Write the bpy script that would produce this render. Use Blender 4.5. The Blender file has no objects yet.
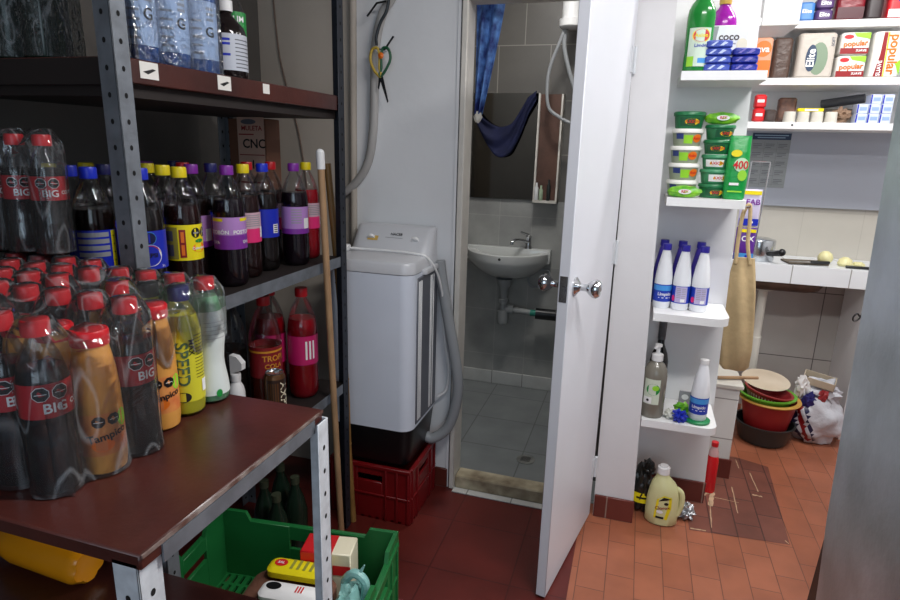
import bpy, bmesh, math, random
from mathutils import Vector, Matrix, noise
PI = math.pi
S = bpy.context.scene
COL = S.collection
rnd = random.Random(7)

# ------------------------------------------------------------------ materials
def lin(c):
    c = c / 255.0
    return c / 12.92 if c <= 0.04045 else ((c + 0.055) / 1.055) ** 2.4
def rgb(c): return (lin(c[0]), lin(c[1]), lin(c[2]), 1.0)
MATS = {}
def mat(name, col, rough=0.5, metal=0.0, vary=0.0, vscale=8.0, bump=0.0, bscale=40.0, trans=0.0, spec=0.5, coat=0.0, col2=None):
    if name in MATS: return MATS[name]
    m = bpy.data.materials.new(name); m.use_nodes = True
    nt = m.node_tree; p = nt.nodes['Principled BSDF']
    p.inputs['Base Color'].default_value = rgb(col)
    p.inputs['Roughness'].default_value = rough
    p.inputs['Metallic'].default_value = metal
    p.inputs['Specular IOR Level'].default_value = spec
    p.inputs['Coat Weight'].default_value = coat
    p.inputs['Transmission Weight'].default_value = trans
    tc = nt.nodes.new('ShaderNodeTexCoord')
    if vary > 0:
        n = nt.nodes.new('ShaderNodeTexNoise'); n.inputs['Scale'].default_value = vscale; n.inputs['Detail'].default_value = 5
        nt.links.new(tc.outputs['Object'], n.inputs['Vector'])
        r = nt.nodes.new('ShaderNodeValToRGB')
        a = rgb(col); b = rgb(col2) if col2 else tuple(v * (1 - vary) for v in a[:3]) + (1,)
        r.color_ramp.elements[0].position = 0.35; r.color_ramp.elements[0].color = b
        r.color_ramp.elements[1].position = 0.65; r.color_ramp.elements[1].color = a
        nt.links.new(n.outputs['Fac'], r.inputs['Fac']); nt.links.new(r.outputs['Color'], p.inputs['Base Color'])
    if bump > 0:
        n2 = nt.nodes.new('ShaderNodeTexNoise'); n2.inputs['Scale'].default_value = bscale; n2.inputs['Detail'].default_value = 4
        nt.links.new(tc.outputs['Object'], n2.inputs['Vector'])
        bn = nt.nodes.new('ShaderNodeBump'); bn.inputs['Strength'].default_value = bump; bn.inputs['Distance'].default_value = 0.01
        nt.links.new(n2.outputs['Fac'], bn.inputs['Height']); nt.links.new(bn.outputs['Normal'], p.inputs['Normal'])
    MATS[name] = m
    return m
def tile_mat(name, c1, c2, mortar, w, h, msize=0.004, offset=0.0, rough=0.4, axes='xz', bump=0.15, vary=0.25, origin=(0, 0)):
    m = bpy.data.materials.new(name); m.use_nodes = True
    nt = m.node_tree; p = nt.nodes['Principled BSDF']; p.inputs['Roughness'].default_value = rough
    tc = nt.nodes.new('ShaderNodeTexCoord'); sp = nt.nodes.new('ShaderNodeSeparateXYZ'); cb = nt.nodes.new('ShaderNodeCombineXYZ')
    nt.links.new(tc.outputs['Object'], sp.inputs[0])
    ad = []
    for k in (0, 1):
        a = nt.nodes.new('ShaderNodeMath'); a.operation = 'ADD'; a.inputs[1].default_value = origin[k] + 20 * (w if k == 0 else h) * 2
        nt.links.new(sp.outputs['XYZ'.index(axes[k].upper())], a.inputs[0]); nt.links.new(a.outputs[0], cb.inputs[k])
    br = nt.nodes.new('ShaderNodeTexBrick')
    br.inputs['Scale'].default_value = 1.0; br.inputs['Brick Width'].default_value = w; br.inputs['Row Height'].default_value = h
    br.inputs['Mortar Size'].default_value = msize; br.inputs['Mortar Smooth'].default_value = 0.3; br.offset = offset
    br.inputs['Color1'].default_value = rgb(c1); br.inputs['Color2'].default_value = rgb(c2); br.inputs['Mortar'].default_value = rgb(mortar)
    nt.links.new(cb.outputs[0], br.inputs['Vector'])
    n = nt.nodes.new('ShaderNodeTexNoise'); n.inputs['Scale'].default_value = 6; n.inputs['Detail'].default_value = 6
    nt.links.new(tc.outputs['Object'], n.inputs['Vector'])
    mr = nt.nodes.new('ShaderNodeMapRange'); mr.inputs['From Min'].default_value = .3; mr.inputs['From Max'].default_value = .7
    mr.inputs['To Min'].default_value = 1 - vary; mr.inputs['To Max'].default_value = 1.0
    nt.links.new(n.outputs['Fac'], mr.inputs['Value'])
    mx = nt.nodes.new('ShaderNodeMix'); mx.data_type = 'RGBA'; mx.blend_type = 'MULTIPLY'; mx.inputs['Factor'].default_value = 1
    nt.links.new(br.outputs['Color'], mx.inputs['A']); nt.links.new(mr.outputs['Result'], mx.inputs['B'])
    nt.links.new(mx.outputs['Result'], p.inputs['Base Color'])
    bn = nt.nodes.new('ShaderNodeBump'); bn.inputs['Strength'].default_value = bump; bn.inputs['Distance'].default_value = 0.004; bn.invert = True
    nt.links.new(br.outputs['Fac'], bn.inputs['Height']); nt.links.new(bn.outputs['Normal'], p.inputs['Normal'])
    MATS[name] = m
    return m
def film_mat(name, tint=(255, 255, 255), haze=0.06, gloss=0.22, rough=0.18, bscale=35, bump=0.7):
    """thin clear plastic: mostly see-through, with glossy highlights, a little milky haze and crease highlights painted as pale streaks"""
    m = bpy.data.materials.new(name); m.use_nodes = True
    nt = m.node_tree; nt.nodes.clear()
    out = nt.nodes.new('ShaderNodeOutputMaterial')
    tr = nt.nodes.new('ShaderNodeBsdfTransparent'); tr.inputs['Color'].default_value = rgb(tint)
    gl = nt.nodes.new('ShaderNodeBsdfGlossy'); gl.inputs['Roughness'].default_value = rough; gl.inputs['Color'].default_value = (1, 1, 1, 1)
    df = nt.nodes.new('ShaderNodeBsdfDiffuse'); df.inputs['Color'].default_value = rgb((225, 228, 232))
    lw = nt.nodes.new('ShaderNodeFresnel'); lw.inputs['IOR'].default_value = 1.45
    mr = nt.nodes.new('ShaderNodeMath'); mr.operation = 'MULTIPLY'; mr.inputs[1].default_value = gloss; mr.use_clamp = True
    nt.links.new(lw.outputs[0], mr.inputs[0])
    m1 = nt.nodes.new('ShaderNodeMixShader'); nt.links.new(mr.outputs[0], m1.inputs['Fac'])
    nt.links.new(tr.outputs[0], m1.inputs[1]); nt.links.new(gl.outputs[0], m1.inputs[2])
    m2 = nt.nodes.new('ShaderNodeMixShader'); m2.inputs['Fac'].default_value = haze
    nt.links.new(m1.outputs[0], m2.inputs[1]); nt.links.new(df.outputs[0], m2.inputs[2])
    if bump > 0:
        tc = nt.nodes.new('ShaderNodeTexCoord'); n = nt.nodes.new('ShaderNodeTexNoise'); n.inputs['Scale'].default_value = bscale; n.inputs['Detail'].default_value = 3; n.inputs['Distortion'].default_value = 1.2
        nt.links.new(tc.outputs['Object'], n.inputs['Vector'])
        bn = nt.nodes.new('ShaderNodeBump'); bn.inputs['Strength'].default_value = bump; bn.inputs['Distance'].default_value = 0.02
        nt.links.new(n.outputs['Fac'], bn.inputs['Height'])
        nt.links.new(bn.outputs['Normal'], gl.inputs['Normal']); nt.links.new(bn.outputs['Normal'], lw.inputs['Normal'])
        n3 = nt.nodes.new('ShaderNodeTexNoise'); n3.inputs['Scale'].default_value = bscale * 1.1; n3.inputs['Detail'].default_value = 1; n3.inputs['Distortion'].default_value = .5
        mp = nt.nodes.new('ShaderNodeMapping'); mp.inputs['Scale'].default_value = (1, 1, .3); nt.links.new(tc.outputs['Object'], mp.inputs['Vector'])
        nt.links.new(mp.outputs[0], n3.inputs['Vector'])
        sb = nt.nodes.new('ShaderNodeMath'); sb.operation = 'SUBTRACT'; sb.inputs[1].default_value = .5; nt.links.new(n3.outputs['Fac'], sb.inputs[0])  # crease highlights put into the haze as thin pale streaks
        ab = nt.nodes.new('ShaderNodeMath'); ab.operation = 'ABSOLUTE'; nt.links.new(sb.outputs[0], ab.inputs[0])
        r3 = nt.nodes.new('ShaderNodeMapRange'); r3.inputs['From Min'].default_value = .0; r3.inputs['From Max'].default_value = .022; r3.inputs['To Min'].default_value = min(.9, haze * 3.2); r3.inputs['To Max'].default_value = haze * .45
        nt.links.new(ab.outputs[0], r3.inputs['Value']); nt.links.new(r3.outputs['Result'], m2.inputs['Fac'])
    nt.links.new(m2.outputs[0], out.inputs['Surface'])
    MATS[name] = m
    return m

white_wall = mat('white wall paint', (230, 231, 233), .6, vary=.05, vscale=3, bump=.08, bscale=30)
beige_wall = mat('darker beige wall', (190, 180, 168), .7, vary=.12, vscale=3, bump=.1, bscale=20)  # beige tone, darker than the white wall beside it
dark_wall = mat('dark grey wall', (92, 88, 84), .8, vary=.2, vscale=3, bump=.15, bscale=25)  # one dark grey over the whole left wall
pillar_paint = mat('pillar white paint', (220, 218, 219), .5, vary=.06, vscale=4, bump=.12, bscale=14)
ceil_m = mat('ceiling paint', (215, 213, 208), .8, vary=.05)
orange_tile = tile_mat('orange clay tile', (172, 104, 76), (160, 94, 67), (118, 72, 54), .2, .1, .002, .5, .42, 'yx', .25, .25, (.02, .078))
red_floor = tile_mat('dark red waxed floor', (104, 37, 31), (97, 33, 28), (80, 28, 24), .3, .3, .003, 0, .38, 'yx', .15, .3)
patch_tile = tile_mat('worn brown floor tile', (128, 76, 62), (114, 66, 54), (78, 46, 40), .2, .1, .003, .5, .5, 'yx', .25, .35, (.02, .078))
cream_patch = mat('cream plaster smear', (196, 164, 132), .8, vary=.2, vscale=30)
kit_tile = tile_mat('kitchen grey wall tile', (186, 181, 176), (180, 176, 172), (105, 102, 100), .3, .4, .003, 0, .25, 'xz', .1, .1, (.12, .06))
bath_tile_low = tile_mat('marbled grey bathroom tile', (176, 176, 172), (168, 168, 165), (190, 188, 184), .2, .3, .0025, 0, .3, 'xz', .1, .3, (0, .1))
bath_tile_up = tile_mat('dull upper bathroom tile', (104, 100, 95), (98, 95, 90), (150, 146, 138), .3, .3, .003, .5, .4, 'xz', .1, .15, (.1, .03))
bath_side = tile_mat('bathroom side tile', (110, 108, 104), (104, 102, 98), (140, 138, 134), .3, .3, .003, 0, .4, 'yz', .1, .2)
bath_floor = tile_mat('grey bathroom floor tile', (146, 150, 150), (140, 144, 145), (108, 110, 110), .33, .33, .003, 0, .3, 'xy', .1, .2, (.1, .2))
skirt_white = tile_mat('white skirting tile', (214, 214, 210), (206, 206, 203), (140, 138, 134), .2, .3, .003, 0, .3, 'xz')
skirt_red = tile_mat('red brown skirting tile', (112, 50, 40), (104, 46, 37), (150, 128, 116), .2, .3, .003, 0, .35, 'xz')
cream_step = mat('dirty cream step', (196, 184, 156), .6, vary=.45, vscale=9, col2=(120, 104, 82))
door_paint = mat('door gloss white', (216, 218, 225), .35, vary=.03, vscale=3)
frame_paint = mat('door frame paint', (222, 217, 208), .5, vary=.1, vscale=12)
chrome = mat('chrome', (200, 202, 205), .15, 1.0)
brushed = mat('brushed steel', (190, 202, 210), .42, .4, vary=.25, vscale=4, bump=.1, bscale=60, col2=(158, 170, 176))
galv = mat('grey slotted steel', (128, 134, 142), .5, .4, vary=.25, vscale=25, bump=.1)
navy_steel = mat('dark blue grey steel', (44, 48, 58), .5, .3, vary=.25, vscale=25)
white_steel = mat('chipped white steel', (214, 220, 226), .45, .0, vary=.2, vscale=40)
hole = mat('slot hole dark', (12, 12, 14), .9)
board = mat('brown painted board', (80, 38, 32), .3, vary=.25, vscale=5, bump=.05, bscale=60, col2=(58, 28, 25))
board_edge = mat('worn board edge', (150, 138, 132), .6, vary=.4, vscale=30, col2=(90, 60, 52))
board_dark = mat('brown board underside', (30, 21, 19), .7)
wood_pale = mat('pale broom wood', (176, 140, 104), .55, vary=.2, vscale=14)
bamboo = mat('yellow bamboo', (150, 112, 62), .45, vary=.3, vscale=9)
white_plastic = mat('white plastic', (232, 232, 232), .4)
offwhite = mat('off white plastic', (214, 210, 200), .45, vary=.08)
grey_plastic = mat('grey plastic', (150, 153, 156), .45)
dgrey_plastic = mat('dark grey plastic', (96, 99, 108), .35)
black_plastic = mat('black plastic', (16, 17, 20), .35)
washer_body = mat('silver grey enamel', (218, 224, 236), .32, 0, vary=.03)
washer_top = mat('light grey lid', (205, 206, 210), .32)
red_crate = mat('red crate plastic', (122, 15, 20), .4, vary=.15, vscale=8)
green_crate = mat('green crate plastic', (30, 112, 56), .42, vary=.15, vscale=8)
maroon_crate = mat('maroon crate plastic', (104, 36, 40), .5, vary=.15, vscale=8)
cap_red = mat('red cap', (196, 22, 34), .35)
cap_blue = mat('blue cap', (24, 46, 190), .35)
cap_navy = mat('navy cap', (28, 26, 92), .35)
cap_yellow = mat('yellow cap', (226, 204, 24), .35)
cap_purple = mat('purple cap', (124, 40, 150), .35)
cap_gold = mat('gold cap', (196, 158, 70), .35)
cap_violet = mat('violet blue cap', (52, 44, 160), .35)
pink_m = mat('pink print', (226, 46, 116), .4)
lilac_m = mat('lilac print', (176, 130, 196), .4)
purple_m = mat('purple print', (122, 44, 150), .4)
red_m = mat('red print', (206, 30, 36), .4)
dred_m = mat('dark red print', (140, 20, 26), .4)
blue_m = mat('blue print', (20, 40, 176), .4)
sky_m = mat('sky blue print', (70, 150, 220), .4)
yellow_m = mat('yellow print', (236, 218, 20), .4)
orange_m = mat('orange print', (236, 116, 24), .4)
green_m = mat('green print', (24, 140, 60), .4)
lime_m = mat('lime print', (150, 214, 50), .4)
dgreen_m = mat('dark green print', (22, 84, 52), .4)
white_m = mat('white print', (238, 238, 238), .45)
grey_m = mat('grey print', (150, 150, 154), .45)
black_m = mat('black print', (14, 14, 16), .4)
cream_m = mat('cream print', (236, 228, 200), .45)
cola = mat('dark cola', (20, 9, 7), .12)
amber = mat('amber drink', (96, 30, 16), .12)
brownred = mat('brown red drink', (38, 10, 9), .12)
reddrink = mat('red drink', (150, 10, 26), .12)
grape = mat('grape drink', (24, 8, 20), .12)
juice_m = mat('cloudy orange juice', (222, 156, 74), .3, vary=.15, vscale=14)
mayo_green = mat('pale green drink', (120, 170, 130), .3)
limepet = mat('yellow sleeve', (206, 198, 48), .35)
pet = film_mat('clear bottle plastic', (247, 248, 249), .002, .62, .05, 10, 0)
shrink = film_mat('shrink wrap film', (250, 251, 252), .05, 1.1, .07, 13, .28)
bagfilm = film_mat('crinkled clear bag', (236, 243, 252), .04, 1.3, .10, 26, .6)
wrap_dark = film_mat('dusty wrap film', (215, 220, 220), .06, .9, .3, 30, .8)
ceram = mat('white ceramic', (216, 217, 214), .15, coat=.5)
pvc = mat('grey pvc', (150, 152, 152), .45)
kraft = mat('brown cardboard', (118, 78, 58), .8, vary=.15, vscale=10)
paper_white = mat('white card', (226, 224, 218), .7)
tan_cloth = mat('beige tote cloth', (196, 172, 130), .9, vary=.15, vscale=16, bump=.3, bscale=50)
blue_cloth = mat('navy cloth', (18, 25, 66), .8, vary=.3, vscale=14)
curtain_m = mat('blue patterned curtain', (96, 142, 206), .7, vary=.6, vscale=22, col2=(20, 34, 104))
mirror_m = mat('mirror glass', (120, 118, 114), .06, 1.0)
rust = mat('rusty brown panel', (96, 66, 54), .6, vary=.35, vscale=12)
onion_m = mat('peeled onion', (228, 222, 168), .4)
steel = mat('pot steel', (196, 200, 204), .2, .95)
sinkbrown = mat('stained sink underside', (84, 62, 50), .6, vary=.4, vscale=14)
shelf_white = mat('white shelf paint', (236, 236, 236), .4, vary=.03)
tub_green = mat('green tub plastic', (28, 112, 66), .35)
greenliq = mat('green soap liquid', (30, 128, 52), .15)
purpleliq = mat('purple cleaner liquid', (146, 26, 150), .15)
clearyel = mat('pale yellow bleach jug', (214, 212, 158), .35)
greybottle = mat('greyish clear soap', (140, 134, 122), .15, trans=.25)
foil = mat('crumpled foil', (190, 192, 196), .3, .8, bump=.8, bscale=60)
darkbag = mat('dark bag plastic', (30, 28, 26), .3, bump=.6, bscale=40)
tealbag = mat('pale teal bag', (150, 206, 200), .35, bump=.5, bscale=40, trans=.15)
bagwhite = mat('printed sack white', (206, 208, 216), .4, bump=.7, bscale=30, vary=.12, vscale=18)
tissue_wrap = mat('taupe tissue wrap', (190, 182, 172), .4, bump=.4, bscale=25)
pot_hole = hole

# ------------------------------------------------------------------ mesh builder
TEXT = {}
def text_geo(s, bold=False):
    if s in TEXT: return TEXT[s]
    c = bpy.data.curves.new('t', 'FONT'); c.body = s; c.size = 1.0; c.align_x = 'CENTER'; c.align_y = 'CENTER'; c.offset = .02; c.resolution_u = 3
    o = bpy.data.objects.new('t', c); COL.objects.link(o)
    dg = bpy.context.evaluated_depsgraph_get(); dg.update()
    me = bpy.data.meshes.new_from_object(o.evaluated_get(dg))
    g = ([v.co.copy() for v in me.vertices], [list(p.vertices) for p in me.polygons])
    bpy.data.objects.remove(o); bpy.data.curves.remove(c); bpy.data.meshes.remove(me)
    TEXT[s] = g
    return g
def cyl_map(r, deg=0.0, z=0.0, cx=0.0, cy=0.0, taper=0.0):
    """wraps (u, v) on an upright cylinder; deg 0 faces -Y, 90 faces +X"""
    a0 = math.radians(deg)
    def f(u, v, off=0.0):
        rr = r + off + taper * v; a = a0 + u / r
        return Vector((cx + rr * math.sin(a), cy - rr * math.cos(a), z + v))
    return f
def flat_map(o, u=(1, 0, 0), v=(0, 0, 1)):
    o = Vector(o); u = Vector(u).normalized(); v = Vector(v).normalized(); n = u.cross(v)
    return lambda a, b, off=0.0: o + u * a + v * b + n * off
class B:
    def __init__(s, m=None): s.bm = bmesh.new(); s.mats = []; s.k = 0; s.m(m) if m else None
    def m(s, m):
        if m not in s.mats: s.mats.append(m)
        s.k = s.mats.index(m); return s
    def face(s, vs, smooth=False):
        try: f = s.bm.faces.new(vs)
        except ValueError: return None
        f.material_index = s.k; f.smooth = smooth; return f
    def merge(s, t, smooth=False):
        d = {v: s.bm.verts.new(v.co) for v in t.verts}
        for f in t.faces: s.face([d[v] for v in f.verts], smooth)
        t.free(); return s
    def box(s, x0, x1, y0, y1, z0, z1, bev=0.0, seg=1, mtx=None):
        t = bmesh.new(); bmesh.ops.create_cube(t, size=1)
        for v in t.verts: v.co = Vector(((x0 + x1) / 2 + v.co.x * (x1 - x0), (y0 + y1) / 2 + v.co.y * (y1 - y0), (z0 + z1) / 2 + v.co.z * (z1 - z0)))
        if bev: bmesh.ops.bevel(t, geom=list(t.edges), offset=bev, segments=seg, affect='EDGES', profile=.5)
        if mtx:
            for v in t.verts: v.co = mtx @ v.co
        return s.merge(t, False)
    def lathe(s, prof, cx=0, cy=0, cz=0, seg=24, mtx=None, cap=True, smooth=True, sx=1, sy=1):
        rings = []
        for r, z in prof:
            ring = []
            for i in range(seg):
                a = 2 * PI * i / seg; p = Vector((r * math.cos(a) * sx, r * math.sin(a) * sy, z))
                if mtx: p = mtx @ p
                ring.append(s.bm.verts.new(p + Vector((cx, cy, cz))))
            rings.append(ring)
        for a, b in zip(rings, rings[1:]):
            for i in range(seg): s.face([a[i], a[(i + 1) % seg], b[(i + 1) % seg], b[i]], smooth)
        if cap:
            if prof[0][0] > 1e-5: s.face(list(reversed(rings[0])))
            if prof[-1][0] > 1e-5: s.face(rings[-1])
        return s
    def loft(s, rings, smooth=True, cap=True, closed=True):
        R = [[s.bm.verts.new(p) for p in r] for r in rings]
        n = len(R[0])
        for a, b in zip(R, R[1:]):
            for i in range(n if closed else n - 1): s.face([a[i], a[(i + 1) % n], b[(i + 1) % n], b[i]], smooth)
        if cap and closed: s.face(list(reversed(R[0]))); s.face(R[-1])
        return s
    def cyl(s, p0, p1, r0, r1=None, seg=14, smooth=True): return s.tube([p0, p1], r0, seg, smooth, r1)
    def tube(s, pts, r, seg=10, smooth=True, r1=None):
        pts = [Vector(p) for p in pts]; rings = []; up = None
        for i, p in enumerate(pts):
            d = (pts[min(i + 1, len(pts) - 1)] - pts[max(i - 1, 0)]).normalized()
            if up is None: up = Vector((0, 0, 1)) if abs(d.z) < .9 else Vector((1, 0, 0))
            a = d.cross(up).normalized(); up = a.cross(d).normalized()
            rr = r if r1 is None else r + (r1 - r) * i / (len(pts) - 1)
            rings.append([p + (a * math.cos(2 * PI * k / seg) + up * math.sin(2 * PI * k / seg)) * rr for k in range(seg)])
        t = bmesh.new(); R = [[t.verts.new(p) for p in q] for q in rings]
        for a, b in zip(R, R[1:]):
            for i in range(seg): t.faces.new([a[i], a[(i + 1) % seg], b[(i + 1) % seg], b[i]])
        t.faces.new(R[0]); t.faces.new(R[-1]); bmesh.ops.recalc_face_normals(t, faces=t.faces)
        return s.merge(t, smooth)
    def prism(s, poly, lo, hi, axis='z', smooth=False):
        """extrude a 2-D outline along an axis (outline in the other two axes, in order)"""
        def P(a, b, c): return Vector((a, b, c)) if axis == 'z' else Vector((a, c, b)) if axis == 'y' else Vector((c, a, b))
        t = bmesh.new(); A = [t.verts.new(P(a, b, lo)) for a, b in poly]; Bv = [t.verts.new(P(a, b, hi)) for a, b in poly]; n = len(poly)
        t.faces.new(A); t.faces.new(Bv)
        for i in range(n): t.faces.new([A[i], A[(i + 1) % n], Bv[(i + 1) % n], Bv[i]])
        bmesh.ops.recalc_face_normals(t, faces=t.faces)
        return s.merge(t, smooth)
    def rect(s, f, u0, u1, v0, v1, off=.0006, n=1):
        R = [[s.bm.verts.new(f(u0 + (u1 - u0) * i / n, v, off)) for i in range(n + 1)] for v in (v0, v1)]
        for i in range(n): s.face([R[0][i], R[0][i + 1], R[1][i + 1], R[1][i]])
        return s
    def disc(s, f, u, v, ru, rv=None, off=.001, n=18, a0=0, a1=2 * PI):
        rv = rv or ru
        s.face([s.bm.verts.new(f(u + ru * math.cos(a0 + (a1 - a0) * i / n), v + rv * math.sin(a0 + (a1 - a0) * i / n), off)) for i in range(n + (0 if abs(a1 - a0 - 2 * PI) < 1e-6 else 1))]); return s
    def octagon(s, f, u, v, r, off=.001): return s.disc(f, u, v, r, r, off, 8, PI / 8, 2 * PI + PI / 8)
    def poly(s, f, pts, off=.001):
        s.face([s.bm.verts.new(f(u, v, off)) for u, v in pts]); return s
    def text(s, txt, f, u, v, size, off=.0013, rot=0.0, sx=1.0):
        vs, fs = text_geo(txt); c, q = math.cos(rot), math.sin(rot)
        V = [s.bm.verts.new(f(u + (p.x * sx * c - p.y * q) * size, v + (p.x * sx * q + p.y * c) * size, off)) for p in vs]
        for p in fs: s.face([V[i] for i in p])
        return s
    def blob(s, c, rad, amp=.2, freq=3.0, sub=3, seed=0, flat=None):
        t = bmesh.new(); bmesh.ops.create_icosphere(t, subdivisions=sub, radius=1)
        for v in t.verts:
            n = noise.noise(v.co * freq + Vector((seed * 7.1, seed * 3.3, 0))); k = 1 + amp * n * 2
            q = Vector((v.co.x * rad[0] * k, v.co.y * rad[1] * k, v.co.z * rad[2] * k))
            if flat is not None and q.z < flat: q.z = flat
            v.co = Vector(c) + q
        return s.merge(t, True)
    def rbox(s, x0, x1, y0, y1, levels, r, seg=5):
        """upright box with rounded vertical edges; levels = [(z, inset), ...]"""
        rings = []
        for z, ins in levels:
            ring = []; X0, X1, Y0, Y1 = x0 + ins, x1 - ins, y0 + ins, y1 - ins; rr = max(r - ins * .5, .002)
            for cx, cy, a in ((X1 - rr, Y1 - rr, 0), (X0 + rr, Y1 - rr, PI / 2), (X0 + rr, Y0 + rr, PI), (X1 - rr, Y0 + rr, 3 * PI / 2)):
                for i in range(seg + 1):
                    t = a + PI / 2 * i / seg; ring.append(Vector((cx + rr * math.cos(t), cy + rr * math.sin(t), z)))
            rings.append(ring)
        return s.loft(rings, True)
    def obj(s, name, parent=None, loc=(0, 0, 0), rz=0.0, sharp=True):
        me = bpy.data.meshes.new(name); s.bm.normal_update(); s.bm.to_mesh(me); s.bm.free()
        for m in s.mats: me.materials.append(m)
        if sharp:
            try: me.set_sharp_from_angle(angle=math.radians(42))
            except Exception: pass
        o = bpy.data.objects.new(name, me); COL.objects.link(o); o.location = loc; o.rotation_euler = (0, 0, rz)
        if parent: o.parent = parent
        return o
def smooth_path(pts, n=8):
    P = [Vector(p) for p in pts]; P = [P[0] * 2 - P[1]] + P + [P[-1] * 2 - P[-2]]; out = []
    for i in range(1, len(P) - 2):
        a, b, c, d = P[i - 1:i + 3]
        for k in range(n):
            t = k / n; out.append(.5 * ((2 * b) + (c - a) * t + (2 * a - 5 * b + 4 * c - d) * t * t + (3 * b - a - 3 * c + d) * t ** 3))
    return out + [P[-2]]
def tag(o, label, cat, group=None, kind=None):
    if label: o['label'] = label
    if cat: o['category'] = cat
    if group: o['group'] = group
    if kind: o['kind'] = kind
    return o
def thing(name, label, cat, loc=(0, 0, 0), rz=0.0, group=None):
    o = bpy.data.objects.new(name, None); COL.objects.link(o); o.empty_display_size = .05
    o.location = loc; o.rotation_euler = (0, 0, rz)
    return tag(o, label, cat, group)
def struct(b, name, parent=None):
    o = b.obj(name, parent)
    if not parent: o['kind'] = 'structure'
    return o
def copy_tree(o, parent=None):
    c = o.copy(); COL.objects.link(c)
    if parent: c.parent = parent
    for ch in list(o.children): copy_tree(ch, c)
    return c
PROTO = {}
def place(key, maker, label, loc, rz=0.0, group=None):
    """first use moves the prototype itself, later uses are copies of it and of its parts"""
    if key not in PROTO: PROTO[key] = o = maker()
    else: o = copy_tree(PROTO[key])
    o.location = loc; o.rotation_euler = (0, 0, rz); o['label'] = label
    if group: o['group'] = group
    elif 'group' in o.keys(): del o['group']
    return o

# ------------------------------------------------------------------ camera
cam = bpy.data.cameras.new('camera'); co = bpy.data.objects.new('camera', cam); COL.objects.link(co)
cam.sensor_width = 36; cam.lens = 24.0; cam.clip_start = .02
M = Matrix(((0.954147, -0.098947, 0.282511), (0.298106, 0.228600, -0.926755), (0.027117, 0.968479, 0.247614)))
M = Matrix((M[0], M[1], M[2]))
co.matrix_world = Matrix.Translation((0, 0, 1.5)) @ M.to_4x4()
S.camera = co

# ------------------------------------------------------------------ the setting
b = B(orange_tile)
def fq(x0, x1, y0, y1, z=0): b.face([b.bm.verts.new(p) for p in ((x0, y0, z), (x1, y0, z), (x1, y1, z), (x0, y1, z))])
fq(-.10, 2.2, -2.2, 2.34); fq(-.10, 2.2, 2.34, 3.85)
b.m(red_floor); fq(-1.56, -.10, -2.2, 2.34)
fl = flat_map((0, 0, 0), (1, 0, 0), (0, 1, 0))
b.m(patch_tile); b.poly(fl, [(.335, 2.364), (.713, 2.395), (.748, 3.046), (.604, 3.10), (.33, 3.05)], .0008)
b.m(cream_patch)
sm = random.Random(3)
def smear(p0, p1, w, n=7):
    p0, p1 = Vector((p0[0], p0[1])), Vector((p1[0], p1[1])); d = (p1 - p0).normalized(); q = Vector((-d.y, d.x))
    L = [p0.lerp(p1, i / n) + q * w * sm.uniform(.15, 1) for i in range(n + 1)]; Rr = [p0.lerp(p1, i / n) - q * w * sm.uniform(.15, 1) for i in range(n + 1)]
    for i in range(n): b.poly(fl, [tuple(L[i]), tuple(Rr[i]), tuple(Rr[i + 1]), tuple(L[i + 1])], .0014)
for p0, p1, w in (((.425, 2.41), (.437, 2.62), .0035), ((.545, 2.56), (.548, 2.78), .003), ((.44, 2.66), (.56, 2.65), .003), ((.435, 2.58), (.46, 2.70), .012), ((.41, 2.66), (.44, 2.69), .01), ((.63, 2.74), (.67, 2.74), .008), ((.66, 2.78), (.65, 2.95), .003), ((.605, 2.98), (.603, 3.07), .003), ((.34, 2.375), (.40, 2.38), .006), ((.70, 2.42), (.71, 2.40), .004)): smear(p0, p1, w)
floor = struct(b, 'floor')
b = B(ceil_m); b.box(-1.7, 2.2, -2.2, 4.0, 2.62, 2.7); struct(b, 'ceiling')
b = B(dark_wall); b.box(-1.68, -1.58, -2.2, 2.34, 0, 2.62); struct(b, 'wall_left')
b = B(white_wall); b.box(2.1, 2.2, -2.2, 3.85, 0, 2.62); struct(b, 'wall_right')
# wall with the bathroom doorway (opening x -0.672 .. -0.06, z 0 .. 2.04)
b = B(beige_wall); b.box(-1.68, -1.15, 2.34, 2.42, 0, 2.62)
b.m(white_wall); b.box(-1.15, -.70, 2.34, 2.42, 0, 2.62); b.box(-.70, -.0725, 2.34, 2.42, 2.06, 2.62)
struct(b, 'wall_back')
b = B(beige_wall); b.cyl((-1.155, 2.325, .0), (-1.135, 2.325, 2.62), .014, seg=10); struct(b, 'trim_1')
# pillar at the hinge side, leaning slightly like the photographed one
b = B(pillar_paint)
b.loft([[Vector(p) for p in ((-.052, 2.34, 0), (.107, 2.34, 0), (.107, 2.60, 0), (-.052, 2.60, 0))], [Vector(p) for p in ((-.072, 2.34, 2.62), (.045, 2.34, 2.62), (.045, 2.60, 2.62), (-.072, 2.60, 2.62))]], False)
struct(b, 'wall_pillar')
b = B(skirt_red); b.box(-.05, .109, 2.328, 2.3395, 0, .10, .002); struct(b, 'baseboard_pillar')
b = B(shelf_white)
b.loft([[Vector(p) for p in ((.0, 2.60, 0), (.406, 2.60, 0), (.406, 2.68, 0), (.0, 2.68, 0))], [Vector(p) for p in ((.0, 2.60, 2.62), (.345, 2.60, 2.62), (.345, 2.68, 2.62), (.0, 2.68, 2.62))]], False)
struct(b, 'wall_niche')
b = B(skirt_red); b.box(.108, .408, 2.588, 2.5995, 0, .10, .002); struct(b, 'baseboard_niche')
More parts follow.
